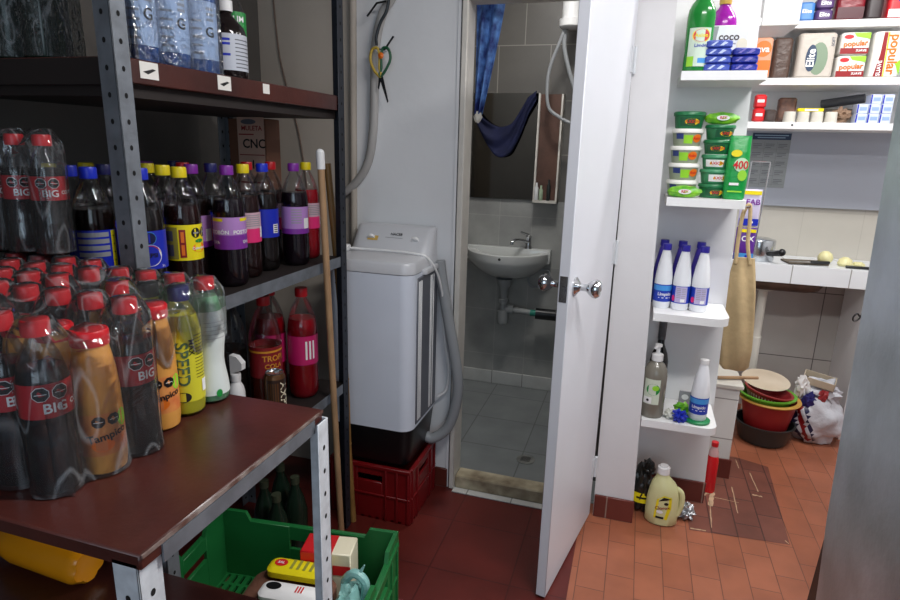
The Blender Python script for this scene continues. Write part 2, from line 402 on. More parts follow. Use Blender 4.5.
b = B(kit_tile); b.box(.0, 2.2, 3.85, 3.95, 0, .93); b.m(tile_mat('plain greige wall tile', (196, 192, 182), (193, 189, 180), (182, 178, 168), .3, .4, .002, 0, .3, 'xz', .05, .08)); b.box(.0, 2.2, 3.85, 3.95, .93, 1.25); b.m(white_wall); b.box(.0, 2.2, 3.85, 3.95, 1.25, 2.62); struct(b, 'wall_kitchen')
b = B(white_wall); b.box(.0, .08, 2.68, 3.85, 0, 2.62); struct(b, 'wall_divider')
# bathroom shell
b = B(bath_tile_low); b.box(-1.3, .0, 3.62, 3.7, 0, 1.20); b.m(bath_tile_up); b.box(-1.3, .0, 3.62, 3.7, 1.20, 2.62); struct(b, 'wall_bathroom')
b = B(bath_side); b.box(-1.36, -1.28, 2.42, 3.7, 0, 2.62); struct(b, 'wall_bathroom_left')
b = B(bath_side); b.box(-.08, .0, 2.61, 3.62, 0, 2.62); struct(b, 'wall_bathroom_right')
b = B(bath_floor); b.box(-1.3, .0, 2.421, 3.62, -.03, .004); struct(b, 'floor_bathroom')
b = B(skirt_white); b.box(-1.28, -.08, 3.606, 3.6195, .005, .09, .002); struct(b, 'baseboard_bathroom')
b = B(skirt_white); b.box(-.668, -.08, 2.298, 2.336, 0, .006, .001); b.m(cream_step); b.box(-.667, -.07, 2.337, 2.42, 0, .062, .006); struct(b, 'trim_sill')
b = B(frame_paint)
b.box(-.692, -.668, 2.322, 2.43, 0, 2.06, .004); b.box(-.70, -.06, 2.322, 2.43, 2.03, 2.06, .003)
b.m(white_wall); b.box(-.71, -.698, 2.334, 2.3395, 0, 2.06); struct(b, 'trim_frame')
b = B(skirt_red); b.box(-.76, -.702, 2.328, 2.3395, 0, .09, .002); struct(b, 'baseboard_door')

# the door leaf, standing open towards the room
ang = math.atan2(1.775 - 2.325, -.168 + .064)      # direction hinge -> free edge
d = thing('door_1', 'white painted door standing open in front of the bathroom', 'door', (-.064, 2.325, .010)); d['kind'] = 'structure'; d.rotation_euler = (0, 0, ang)
b = B(door_paint); b.box(0, .565, -.001 - .034, -.001, 0, 1.995, .002); leaf = b.obj('door_leaf', d)
def knob(side):
    b = B(chrome); y = -.001 if side > 0 else -.035
    mt = Matrix.Translation((.503, y, 1.085)) @ Matrix.Rotation(-side * PI / 2, 4, 'X')
    b.lathe([(.0295, 0), (.0295, .004), (.018, .012), (.011, .018), (.011, .036), (.020, .046), (.0285, .058), (.029, .068), (.022, .078), (.0, .082)], mtx=mt, seg=22); return b.obj('door_knob', d)
knob(1); knob(-1)
b = B(chrome); b.box(.5645, .5662, -.030, -.006, 1.045, 1.125); b.box(.565, .571, -.024, -.012, 1.078, 1.094); b.obj('latch_plate', d)
for hz in (.22, 1.12, 1.80):
    b = B(mat('hinge paint', (205, 208, 212), .4)); b.cyl((-.006, .004, hz - .045), (-.006, .004, hz + .045), .0065); b.box(0, .03, -.001, .001, hz - .042, hz + .042); b.obj('hinge', d)

# ------------------------------------------------------------------ slotted-steel rack
def slot_post(x, y, z0, z1, m, w=.04, t=.003, step=.05, sx=-1, sy=1):
    """an L-shaped slotted upright with its outer corner at (x, y); flanges run towards sx and sy"""
    b = B(m)
    xa, xb = sorted((x, x + sx * w)); ya, yb = sorted((y, y + sy * w))
    ty0, ty1 = sorted((y, y + sy * t)); tx0, tx1 = sorted((x, x + sx * t))
    b.box(xa, xb, ty0, ty1, z0, z1, .0008); b.box(tx0, tx1, ya, yb, z0, z1, .0008)
    b.m(hole)
    n = int((z1 - z0) / step)
    for i in range(n):
        z = z0 + .03 + i * step
        for yy, nrm in ((ty0, -1), (ty1, 1)):
            f = flat_map((x + sx * w * .5, yy, z), (-nrm, 0, 0), (0, 0, 1)); b.disc(f, 0, 0, .0042, .0055, .0005, 10)
        for xx, nrm in ((tx0, -1), (tx1, 1)):
            f = flat_map((xx, y + sy * w * .5, z), (0, nrm, 0), (0, 0, 1)); b.disc(f, 0, 0, .0042, .0055, .0005, 10)
    return b
RX, RY0, RY1, RXB = -.985, .98, 1.935, -1.47
rack = thing('storage_rack', 'tall slotted steel rack with brown boards holding big soda bottles', 'shelf rack', (0, 0, 0))
slot_post(RX, RY0, 0, 2.3, galv).obj('post', rack)
slot_post(RX, RY1, 0, 2.3, navy_steel, sy=-1).obj('post', rack)
slot_post(RXB, RY0, 0, 2.3, navy_steel, sx=1).obj('post', rack)
slot_post(RXB, RY1, 0, 2.3, galv, sx=1, sy=-1).obj('post', rack)
b = B(board); b.box(RXB + .005, RX - .006, RY0 + .005, RY1 - .006, 1.628, 1.652, .002); b.box(RX - .022, RX - .004, RY0 + .042, RY1 - .042, 1.606, 1.654, .002)
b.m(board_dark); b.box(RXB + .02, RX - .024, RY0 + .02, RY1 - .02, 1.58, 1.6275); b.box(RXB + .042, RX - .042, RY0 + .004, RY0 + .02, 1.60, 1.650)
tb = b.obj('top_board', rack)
for y in (1.045, 1.285):
    b = B(paper_white); b.box(RX - .0035, RX - .003, y, y + .05, 1.618, 1.651); b.m(black_m)
    f = flat_map((RX - .003, y + .025, 1.635), (0, 1, 0), (0, 0, 1)); b.poly(f, [(-.018, -.004), (.010, .004), (.018, .002), (-.004, -.008)], .0004); b.obj('price_sticker', tb)
b = B(paper_white); b.box(RX - .0035, RX - .003, 1.47, 1.50, 1.625, 1.650); b.obj('price_sticker', tb)
for z, h in ((1.105, .03), (.62, .03)):
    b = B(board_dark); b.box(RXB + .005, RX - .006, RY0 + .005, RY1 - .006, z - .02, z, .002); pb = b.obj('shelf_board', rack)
    b = B(galv); b.box(RX - .0045, RX - .0025, RY0 + .042, RY1 - .042, z - h, z + .006); b.box(RX - .035, RX - .004, RY0 + .042, RY1 - .042, z - h, z - h + .003); b.obj('edge_angle', pb)

# ------------------------------------------------------------------ low table in front of the rack
TX, TY0, TY1 = -.540, .500, .957
tbl = thing('low_table', 'low brown-topped table on chipped white slotted legs', 'table', (0, 0, 0))
b = B(board); b.box(-1.52, TX - .004, TY0, TY1, .976, 1.0, .003); b.m(board_edge); b.box(TX - .0038, TX - .0015, TY0 + .002, TY1 - .002, .994, .9995); b.obj('tabletop', tbl)
b = B(galv); b.box(TX - .004, TX - .001, TY0 + .035, TY1 - .035, .966, .992); b.box(TX - .035, TX - .004, TY0 + .04, TY1 - .04, .966, .969); b.obj('edge_angle', tbl)
b = B(board); b.box(-1.52, TX - .006, TY0 + .006, TY1 - .004, .498, .522, .003); b.obj('lower_board', tbl)
for x, y, sx, sy in ((TX, TY0, -1, 1), (TX, TY1, -1, -1), (-1.52, TY0, 1, 1), (-1.52, TY1, 1, -1)):
    slot_post(x + ((.008 if y > .7 else -.010) if sx < 0 else 0), y, 0, .985 if sx < 0 else .975, white_steel, sx=sx, sy=sy).obj('leg', tbl)

# ------------------------------------------------------------------ drink bottles
def big_label(f, r):
    pass
def small_bottle(kind):
    t = thing('drink_bottle', 'x', 'bottle')
    if kind == 'big':
        prof = [(.0, .003), (.022, 0), (.029, .004), (.0325, .018), (.033, .05), (.030, .085), (.0295, .10), (.0325, .118), (.033, .122), (.033, .172), (.031, .184), (.025, .205), (.016, .225), (.0135, .231), (.0135, .238)]
        b = B(pet); b.lathe(prof, seg=22, cap=False); body = b.obj('bottle_body', t)
        lp = [(max(r - .0012, 0), z) for r, z in prof if z < .186] + [(.0285, .189), (0, .1895)]
        lp[0] = (0, .005)
        b = B(cola); b.lathe(lp, seg=20, cap=False); b.obj('drink', t)
        f = cyl_map(.0337, 40, .147)
        b = B(mat('red label', (178, 24, 36), .4)); b.rect(f, -.1059, .1059, -.025, .025, 0, 28)
        for off in (-.086, .014):
            b.m(white_m); b.octagon(f, off - .012, .011, .0112, .0005); b.octagon(f, off + .012, .011, .0112, .0005)
            b.m(black_m); b.octagon(f, off - .012, .011, .0102, .0009); b.octagon(f, off + .012, .011, .0102, .0009)
            b.m(white_m); b.rect(f, off - .019, off - .005, .0105, .0115, .0012, 2); b.rect(f, off + .005, off + .019, .0105, .0115, .0012, 2)
            b.text('BIG', f, off + .004, -.011, .020, .0009)
            b.text('COLA', f, off + .039, -.009, .0105, .0009)
        b.m(red_m)
        b.obj('label', t)
        capr, c0, c1, cm = .0180, .2345, .2575, cap_red
    elif kind == 'juice':
        prof = [(0, .003), (.024, 0), (.031, .005), (.033, .02), (.033, .10), (.0325, .13), (.030, .165), (.026, .19), (.0245, .197), (.0245, .205)]
        b = B(juice_m); b.lathe(prof, seg=22, cap=False); b.obj('bottle_body', t)
        f = cyl_map(.0333, 40, .07)
        b = B(mat('peach label', (222, 150, 80), .4, vary=.3, vscale=30, col2=(206, 110, 60))); b.rect(f, -.104, .104, -.035, .032, 0, 26)
        for off in (-.086, .014):
            b.m(lime_m); b.disc(f, off + .026, .018, .010, .014, .0004)
            b.m(orange_m); b.disc(f, off - .008, -.018, .016, .010, .0004)
            b.m(black_m); b.octagon(f, off - .011, .020, .0095, .0008); b.octagon(f, off + .010, .021, .0095, .0008)
            b.m(white_m); b.rect(f, off - .017, off - .005, .0195, .0205, .0012, 2); b.rect(f, off + .004, off + .016, .0205, .0215, .0012, 2)
            b.m(black_m); b.text('Tampico', f, off, -.004, .0165, .0009, .15)
        b.obj('label', t)
        capr, c0, c1, cm = .0265, .203, .226, cap_red
    elif kind in ('yellow', 'yellow_black', 'yellow_violet'):
        prof = [(0, .003), (.024, 0), (.031, .005), (.033, .02), (.0325, .05), (.031, .09), (.033, .13), (.033, .165), (.028, .19), (.019, .21), (.016, .214), (.016, .222)]
        b = B(pet); b.lathe(prof, seg=22, cap=False); b.obj('bottle_body', t)
        b = B(limepet); b.lathe([(r - .001 if r else 0, z + .002) for r, z in prof if z < .195] + [(0, .191)], seg=20, cap=False); b.obj('drink', t)
        f = cyl_map(.0332, 52, .10)
        b = B(limepet); b.rect(f, -.104, .104, -.07, .066, .0, 26)
        b.m(mat('faded teal print', (66, 92, 60), .45)); b.text('SPEED', f, -.010, .004, .031, .0008, -PI / 2); b.m(black_m); b.text('MAX', f, .008, .035, .014, .0009, -PI / 2)
        for k in range(14): b.rect(f, .014, .038, .055 - k * .0062, .0562 - k * .0062, .0006, 3)
        b.m(white_m); b.rect(f, .026, .040, -.056, -.032, .0006, 2); b.m(black_m); b.disc(f, -.012, -.06, .014, .010, .0006)
        b.obj('label', t)
        capr, c0, c1, cm = .0185, .218, .243, {'yellow': cap_navy, 'yellow_black': black_plastic, 'yellow_violet': cap_violet}[kind]
    else:
        prof = [(0, .003), (.025, 0), (.032, .004), (.034, .018), (.032, .04), (.0275, .07), (.0265, .085), (.0285, .11), (.031, .13), (.031, .172), (.029, .185), (.022, .21), (.0155, .224), (.0155, .23)]
        b = B(pet); b.lathe(prof, seg=22, cap=False); b.obj('bottle_body', t)
        b = B(mayo_green); b.lathe([(r - .001 if r else 0, z + .002) for r, z in prof if z < .215] + [(0, .207)], seg=20, cap=False); b.obj('drink', t)
        wm = mat('white sleeve', (206, 212, 208), .4)
        pr = [(r + .0006, z) for r, z in prof if .015 < z < .19]
        b = B(wm); b.lathe(pr, seg=24, cap=False)
        f = cyl_map(.0318, 50, .15); b.m(grey_m)
        for k in range(5): b.rect(f, -.012, .038, .014 - k * .008, .0148 - k * .008, .0006, 5)
        f2 = cyl_map(.0345, 50, .022); b.m(green_m); b.disc(f2, .008, .0, .006, .008, .0006)
        b.obj('label', t)
        capr, c0, c1, cm = .0185, .225, .247, cap_red
    b = B(cm); b.lathe([(capr * .98, c0), (capr, c0 + .003), (capr, c1 - .003), (capr * .93, c1), (0, c1)], seg=20)
    for i in range(0, 20): pass
    b.obj('cap', t)
    return t
ROWY = [.583, .649, .716, .794, .861, .925]; COL0 = [-.770, -.752, -.750, -.776, -.776, -.772]
first = ['big', 'juice', 'big', 'juice', 'yellow', 'white']
special = {(1, 4): 'yellow_black', (2, 4): 'yellow_violet', (1, 5): 'white', (2, 5): 'white', (3, 5): 'white', (1, 1): 'juice', (2, 1): 'juice', (2, 3): 'juice'}
ordn = ['edge row', 'second row', 'third row', 'fourth row', 'fifth row', 'sixth row', 'seventh row', 'eighth row']
plac = ['first', 'second', 'third', 'fourth', 'fifth', 'sixth']
edge_lab = ['red-capped dark cola bottle with red label, nearest the front table corner', 'cloudy orange juice bottle with red cap between the two edge cola bottles', 'red-labelled cola bottle between two orange juice bottles at the table edge', 'cloudy orange juice bottle standing next to the yellow sleeved bottle', 'yellow sleeved drink bottle under film beside the white one', 'white sleeved bottle with green neck and red cap at the back table corner']
desc = {'big': 'red-capped dark cola bottle', 'juice': 'red-capped orange juice bottle', 'white': 'red-capped pale green bottle', 'yellow_black': 'black-capped yellow bottle', 'yellow_violet': 'violet-capped yellow bottle'}
for i in range(8):
    for j in range(6):
        if i == 0: k = first[j]; lab = edge_lab[j]
        else:
            k = special.get((i, j), 'big'); lab = '%s in the wrapped packs, %s from table edge, %s from front' % (desc[k], ordn[i], plac[j])
        x = COL0[j] - .0675 * i + rnd.uniform(-.0005, .0005)
        place(('small', k), lambda k=k: small_bottle(k), lab, (x, ROWY[j], 1.0005), rnd.uniform(-.35, .35) if i else (0, .0, .25, -.1, 0, 0)[j], 'wrapped drink bottles on the low table')
for q, (x, y) in enumerate(((-1.142, .935), (-1.209, .93), (-1.277, .925))):
    place(('small', 'big'), None, ['dark cola bottle on top of the packs, rightmost of its upright three', 'dark cola bottle on top of the packs, middle of its upright three', 'dark cola bottle on top of the packs, leftmost of its upright three'][q], (x, y, 1.2592), (-.25, -.3, -.1)[q], 'cola bottles stacked on the packs').scale = (.95, .95, .94)

def wrap_film(name, label, bottles, z0, htop, m, seed=0, pad=.036, res=.011, drape=.055, hem=.002):
    xs = [p[0] for p in bottles]; ys = [p[1] for p in bottles]
    x0, x1, y0, y1 = min(xs) - pad, max(xs) + pad, min(ys) - pad, max(ys) + pad
    nx, ny = max(4, int((x1 - x0) / res)), max(4, int((y1 - y0) / res))
    b = B(m)
    def hgt(x, y):
        best = 0
        for bx, by, h in bottles:
            dd = math.hypot(x - bx, y - by)
            hh = h + .004 if dd < .021 else h + .004 - min((dd - .021) * 1.9, drape)
            best = max(best, hh)
        n = noise.noise(Vector((x * 28 + seed, y * 28, 3.1)))
        n2 = noise.noise(Vector((x * 70 + seed, y * 70, 9.1))); return z0 + best + n * .004 + n2 * .0015
    G = []
    for j in range(ny + 1):
        row = []
        for i in range(nx + 1):
            x = x0 + (x1 - x0) * i / nx; y = y0 + (y1 - y0) * j / ny
            row.append(b.bm.verts.new((x, y, hgt(x, y))))
        G.append(row)
    for j in range(ny):
        for i in range(nx): b.face([G[j][i], G[j][i + 1], G[j + 1][i + 1], G[j + 1][i]], True)
    rim = G[0][:] + [G[j][nx] for j in range(1, ny + 1)] + [G[ny][i] for i in range(nx - 1, -1, -1)] + [G[j][0] for j in range(ny - 1, 0, -1)]
    def reach(t, along, sign):
        best = None
        for bx, by, h in bottles:
            a, c = (by, bx) if along == 'y' else (bx, by)
            d = abs(t - a)
            e = sign * c + (math.sqrt(pad * pad - d * d) if d < pad * .86 else pad * .5 - max(0, d - pad * .86) * .5)
            best = e if best is None or e > best else best
        return sign * best
    edge = []
    for v in rim:
        ex = 1 if v.co.x > x1 - .001 else -1 if v.co.x < x0 + .001 else 0; ey = 1 if v.co.y > y1 - .001 else -1 if v.co.y < y0 + .001 else 0
        edge.append((ex, ey))
    pos = []
    for v, (ex, ey) in zip(rim, edge):
        nx_ = reach(min(max(v.co.y, y0 + .012), y1 - .012), 'y', ex) - ex * (.012 if ey else 0) if ex else v.co.x
        ny_ = reach(min(max(v.co.x, x0 + .012), x1 - .012), 'x', ey) - ey * (.012 if ex else 0) if ey else v.co.y
        pos.append((nx_, ny_))
    for v, q in zip(rim, pos): v.co.x, v.co.y = q
    prev = rim
    for k in range(1, 7):
        cur = []
        for v, (nxn, nyn) in zip(rim, edge):
            top = v.co.z; lo_ = z0 + hem * (1 + (.5 * noise.noise(Vector((v.co.x * 25, v.co.y * 25, seed))) if hem > .01 else 0)); z = top + (lo_ - top) * k / 6
            dn = noise.noise(Vector((v.co.x * 30 + seed, v.co.y * 30, z * 22))); out = 1 + dn * .006
            ww = .0025 * dn
            cur.append(b.bm.verts.new((v.co.x + nxn * ww, v.co.y + nyn * ww, z)))
        for i in range(len(rim)): b.face([prev[i], cur[i], cur[(i + 1) % len(rim)], prev[(i + 1) % len(rim)]], True)
        prev = cur
    o = b.obj(name, None, sharp=False); tag(o, label, 'plastic wrap')
    return o
HK = {'big': .2575, 'juice': .226, 'white': .247, 'yellow': .243, 'yellow_black': .243, 'yellow_violet': .243}
def pk(rows, cols): return [(COL0[j] - .0675 * i, ROWY[j], HK[first[j] if i == 0 else special.get((i, j), 'big')]) for i in cols for j in rows]
wrap_film('shrink_wrap', 'clear shrink film over the front pack of cola and juice bottles', pk((0, 1, 2), range(8)), 1.0, .26, shrink, 0)
wrap_film('shrink_wrap', 'clear shrink film over the rear pack beside the rack', pk((3, 4, 5), range(8)), 1.0, .26, shrink, 5, hem=.15)
wrap_film('shrink_wrap', 'clear film round the three cola bottles stacked on top', [(-1.142, .935, .242), (-1.209, .93, .242), (-1.277, .925, .242)], 1.266, .26, shrink, 9, .0365)

# big three-litre bottles on the rack
def large_bottle(capm, drink, lab, level=.235):
    t = thing('soda_bottle', 'x', 'bottle')
    prof = [(0, .004), (.034, 0), (.043, .006), (.047, .02), (.0475, .06), (.0465, .11), (.0465, .215), (.0475, .222), (.046, .240), (.040, .270), (.030, .298), (.019, .318), (.0155, .326), (.0155, .335)]
    b = B(pet); b.lathe(prof, seg=24, cap=False); b.obj('bottle_body', t)
    lp = [(max(r - .0014, 0), z) for r, z in prof if z <= level]
    lp[0] = (0, .006)
    # radius at the drink level
    for (ra, za), (rb, zb) in zip(prof, prof[1:]):
        if za <= level <= zb: rl = ra + (rb - ra) * (level - za) / (zb - za) - .0014
    lp += [(rl, level), (0, level)]
    b = B(drink); b.lathe(lp, seg=22, cap=False); b.obj('drink', t)
    if lab:
        f = cyl_map(.0472, 70, .163); b = B(); lab(b, f); b.obj('label', t)
    b = B(capm); b.lathe([(.0190, .329), (.0195, .332), (.0195, .352), (.018, .356), (0, .356)], seg=20); b.obj('cap', t)
    return t
def base(b, f, m, v0=-.048, v1=.046): b.m(m).rect(f, -.1483, .1483, v0, v1, 0, 36)
def l_pepsi(b, f):
    base(b, f, blue_m)
    for o in (-.10, .0, .09):
        b.m(sky_m); b.disc(f, o, .028, .0155, None, .0004); b.m(mat('deep blue', (10, 20, 70), .4)); b.disc(f, o, .028, .0142, None, .0007)
        b.m(white_m).disc(f, o, -.014, .0265, None, .0004, 24)
        b.m(red_m).disc(f, o, -.014, .0245, None, .0007, 14, .28, PI - .28); b.m(blue_m).disc(f, o, -.014, .0245, None, .0007, 14, PI + .28, 2 * PI - .28)
        b.m(black_m).text('PEPSI', f, o, -.014, .0145, .001)
    b.m(white_m).text('3 L', f, .03, -.042, .008, .001)
def l_pepsi_back(b, f):
    base(b, f, blue_m); b.m(grey_m)
    for k in range(4): b.rect(f, -.06, .012, .030 - k * .016, .041 - k * .016, .0005, 10)
    b.m(yellow_m).rect(f, .018, .032, -.044, .044, .0005, 3); b.m(black_m)
    for k in range(4): b.text('+', f, .025, .03 - k * .02, .01, .001)
def l_yellow(b, f):
    base(b, f, yellow_m); b.m(mat('olive panel', (150, 140, 60), .4)).rect(f, -.075, -.030, -.044, .040, .0004, 8)
    b.m(mat('slate panel', (84, 84, 110), .4)); b.rect(f, -.068, -.042, -.036, -.006, .0007, 4); b.rect(f, -.068, -.042, .004, .030, .0007, 4)
    b.m(dred_m).rect(f, -.026, -.010, -.04, .034, .0005, 3); b.m(orange_m); b.rect(f, -.022, -.014, -.034, -.006, .0009, 2); b.rect(f, -.022, -.014, .0, .028, .0009, 2)
    b.m(black_m); b.disc(f, .018, .024, .0135, None, .0006); b.disc(f, .046, .024, .0135, None, .0006); b.m(grey_m); b.rect(f, .010, .026, .022, .026, .001, 2); b.rect(f, .038, .054, .022, .026, .001, 2)
    b.m(orange_m); b.disc(f, .028, -.016, .022, .013, .0006); b.m(green_m); b.disc(f, .028, .002, .014, .005, .0008); b.m(white_m).text('Colombiana', f, .028, -.017, .0095, .0011)
def l_orange(b, f):
    base(b, f, mat('amber print', (226, 148, 20), .4)); b.m(orange_m).rect(f, -.1483, .1483, .024, .046, .0005, 36)
def l_postobon(b, f):
    base(b, f, lilac_m); b.m(purple_m).rect(f, -.1483, .1483, -.048, -.006, .0005, 36)
    for o in (-.06, .035): b.m(white_m).text('POSTOBÓN', f, o, .002, .0155, .001); b.m(white_m).text('UVA', f, o, -.028, .013, .001); b.m(yellow_m).rect(f, o - .02, o + .025, .034, .043, .0006, 4)
def l_pink(b, f):
    base(b, f, mat('pale pink print', (206, 170, 184), .4)); b.m(pink_m).rect(f, -.1483, .1483, -.048, -.004, .0005, 36); b.m(grey_m)
    for k in range(6): b.rect(f, -.03, .03, .036 - k * .0065, .039 - k * .0065, .0006, 6)
    b.m(white_m).rect(f, .028, .044, -.034, .0, .0008, 2)
def l_blue(b, f):
    base(b, f, blue_m); b.m(white_m).rect(f, .0, .022, -.034, -.004, .0005, 2); b.m(black_m)
    for k in range(4): b.rect(f, .003, .019, -.031 + k * .007, -.028 + k * .007, .0008, 2)
def l_lilac(b, f):
    base(b, f, lilac_m); b.m(purple_m).rect(f, -.1483, .1483, -.048, -.030, .0005, 36); b.m(white_m).rect(f, .0, .024, -.030, .006, .0006, 2); b.m(orange_m).rect(f, .030, .040, -.034, .036, .0006, 2)
    b.m(grey_m)
    for k in range(6): b.rect(f, -.045, -.008, .034 - k * .009, .038 - k * .009, .0006, 4)
def l_magenta(b, f):
    base(b, f, mat('magenta print', (190, 30, 100), .4)); b.m(white_m)
    for k in range(3): b.rect(f, -.02 + k * .012, -.014 + k * .012, -.03, .03, .0006, 1)
def l_tropi(b, f):
    base(b, f, mat('wine print', (130, 24, 30), .4)); b.m(mat('gold print', (206, 140, 40), .4)); b.rect(f, -.1483, .1483, .030, .036, .0005, 36); b.text('TROPI', f, .0, .012, .024, .0008); b.text('COLA', f, .0, -.012, .02, .0008)
KINDS = {'pepsi': (cap_blue, cola, l_pepsi), 'pepsib': (cap_blue, cola, l_pepsi_back), 'yellow': (cap_yellow, brownred, l_yellow), 'orange': (cap_yellow, brownred, l_orange), 'postobon': (cap_purple, grape, l_postobon),
         'pink': (cap_yellow, brownred, l_pink), 'blue': (cap_blue, cola, l_blue), 'lilac': (cap_purple, grape, l_lilac), 'pinkred': (cap_yellow, reddrink, l_pink), 'dark': (cap_navy, cola, l_blue), 'redcap': (cap_red, brownred, l_pink),
         'magenta': (cap_red, reddrink, l_magenta), 'tropi': (cap_red, amber, l_tropi), 'clear': (black_plastic, mat('murky drink', (30, 26, 24), .15), None), 'yellowfar': (cap_yellow, cola, l_yellow), 'blackcap': (black_plastic, cola, l_blue), 'plum': (cap_purple, cola, l_lilac)}
def soda(kind, x, y, label, rz=0.0, z=1.1055, level=None, group='large soda bottles on the rack'):
    c, dk, lb = KINDS[kind]; k = .925 if z > 1 else 1.11
    place(('large', kind), lambda: large_bottle(c, dk, lb, level or .258), label, (x, y, z), rz, group).scale = (k, k, k)
soda('pepsi', -1.07, 1.10, 'dark cola bottle with blue label and round red-white-blue emblem beside the grey post', -.25)
soda('yellow', -1.07, 1.223, 'front soda bottle with bright yellow label and yellow cap', -.2)
soda('orange', -1.165, 1.275, 'yellow-capped soda bottle with orange label behind the yellow labelled one', -.2)
soda('yellowfar', -1.27, 1.335, 'yellow-capped bottle half hidden, second row behind the orange label', .2)
soda('postobon', -1.07, 1.403, 'dark grape soda bottle with purple label and white lettering, front row', -.25)
soda('pink', -1.10, 1.515, 'yellow-capped bottle with pink label next to the purple labelled one', -.1)
soda('blue', -1.11, 1.625, 'blue-capped bottle with plain blue label and white barcode')
soda('lilac', -1.07, 1.738, 'grape soda bottle with lilac label near the broomsticks')
soda('pinkred', -1.10, 1.865, 'bright red soda bottle with yellow cap behind the broomsticks')
soda('pepsib', -1.17, 1.058, 'blue-capped cola bottle with nutrition table label, left of the grey post', .0)
soda('pepsib', -1.265, 1.092, 'blue-capped cola bottle behind the stacked cola, left of the grey post', .3)
soda('dark', -1.27, 1.195, 'navy-capped cola bottle just behind the grey post', .3)
soda('yellowfar', -1.37, 1.13, 'yellow-capped cola bottle at the rear, far left', .2)
soda('yellowfar', -1.37, 1.235, 'yellow-capped cola bottle at the rear, behind the grey post', .3)
soda('blackcap', -1.38, 1.345, 'black-capped cola bottle at the rear of the rack', .3)
soda('plum', -1.38, 1.45, 'purple-capped bottle at the rear of the rack, beyond the black-capped one', .3)
soda('plum', -1.17, 1.385, 'purple-capped bottle behind the purple labelled grape soda', .1)
soda('redcap', -1.27, 1.47, 'red-capped bottle in the middle row behind the grape soda', .1)
soda('dark', -1.38, 1.56, 'navy-capped cola bottle at the rear, in front of the carton', .3)
soda('dark', -1.19, 1.49, 'navy-capped cola bottle behind the pink labelled bottle', .2)
soda('redcap', -1.215, 1.695, 'red-capped bottle behind the blue labelled one', .3)
soda('redcap', -1.19, 1.79, 'red-capped bottle behind the lilac labelled one', .2)
LZ = .6205
soda('tropi', -1.13, 1.625, 'amber soda bottle with gold lettering on the bottom rack board', -.15, LZ, .19, 'soda bottles on the bottom rack board')
soda('magenta', -1.08, 1.775, 'red soda bottle with magenta label on the bottom board by the broomsticks', -.1, LZ, .26, 'soda bottles on the bottom rack board')
soda('magenta', -1.19, 1.745, 'red soda bottle with magenta label, wedged between two others on bottom board', -.1, LZ, .26, 'soda bottles on the bottom rack board')
soda('clear', -1.23, 1.575, 'unlabelled dark bottle on the bottom rack board behind the spray bottle', 0, LZ, .2, 'soda bottles on the bottom rack board')
# spray bottle and can on the bottom board
t = thing('spray_bottle', 'small white spray bottle on the bottom rack board', 'bottle', (-1.15, 1.49, LZ))
b = B(white_plastic); b.lathe([(0, 0), (.024, 0), (.026, .004), (.026, .11), (.022, .13), (.014, .145), (.012, .15)], seg=18); b.obj('bottle_body', t)
b = B(white_plastic); b.lathe([(.015, .148), (.016, .152), (.016, .172), (.012, .176), (0, .176)], seg=16); b.prism([(-.012, .174), (.03, .190), (.032, .212), (.012, .232), (-.012, .235)], -.010, .010, 'y'); b.obj('spray_head', t)
t = thing('drink_can', 'brown energy drink can with cream lettering on the bottom board', 'can', (-1.06, 1.565, LZ)); t.scale = (1.04, 1.04, 1.06)
cn = mat('brown can print', (112, 78, 50), .3, .6)
b = B(cn); b.lathe([(0, .002), (.022, 0), (.026, .004), (.0325, .012), (.0325, .140), (.027, .152)], seg=24, cap=False)
f = cyl_map(.0326, 55, .078); b.m(mat('dark can print', (52, 34, 26), .35)); b.rect(f, -.04, .035, -.06, .06, .0004, 12); b.m(cream_m); b.text('AMPER', f, .016, -.004, .036, .0008, -PI / 2); b.m(cn)
for k in range(5): b.rect(f, -.034 + k * .007, -.030 + k * .007, -.05, .05, .0008, 1)
b.obj('can_body', t)
b = B(steel); b.lathe([(.027, .1515), (.0285, .1545), (.0265, .1555), (.0255, .151), (0, .150)], seg=24); b.tube([(-.004, .006, .1515), (.004, .018, .153)], .004, 8); b.obj('can_lid', t)
# carton at the far rear corner of the rack
t = thing('carton', 'brown carton with printed letters behind the soda bottles', 'box', (0, 0, 0))
b = B(kraft); b.box(-1.385, -1.235, 1.84, 1.928, 1.1055, 1.575, .003); f = flat_map((-1.312, 1.84, 1.482), (1, 0, 0), (0, 0, 1))
b.m(mat('pinkish print panel', (200, 164, 146), .8)); b.rect(f, -.035, .072, -.16, .097, .0008); b.m(dgrey_plastic); b.disc(f, .01, .082, .03, .009, .0012); b.m(dred_m); b.text('MULETA', f, .022, .060, .022); b.rect(f, -.03, .03, .038, .042, .0012)
b.m(black_m); b.text('CNC', f, .030, .008, .042); b.text('I-', f, .030, -.062, .04); b.m(dred_m); b.rect(f, -.03, .07, -.03, -.027, .0012); b.rect(f, -.03, .07, -.125, -.120, .0012)
b.obj('carton_body', t)

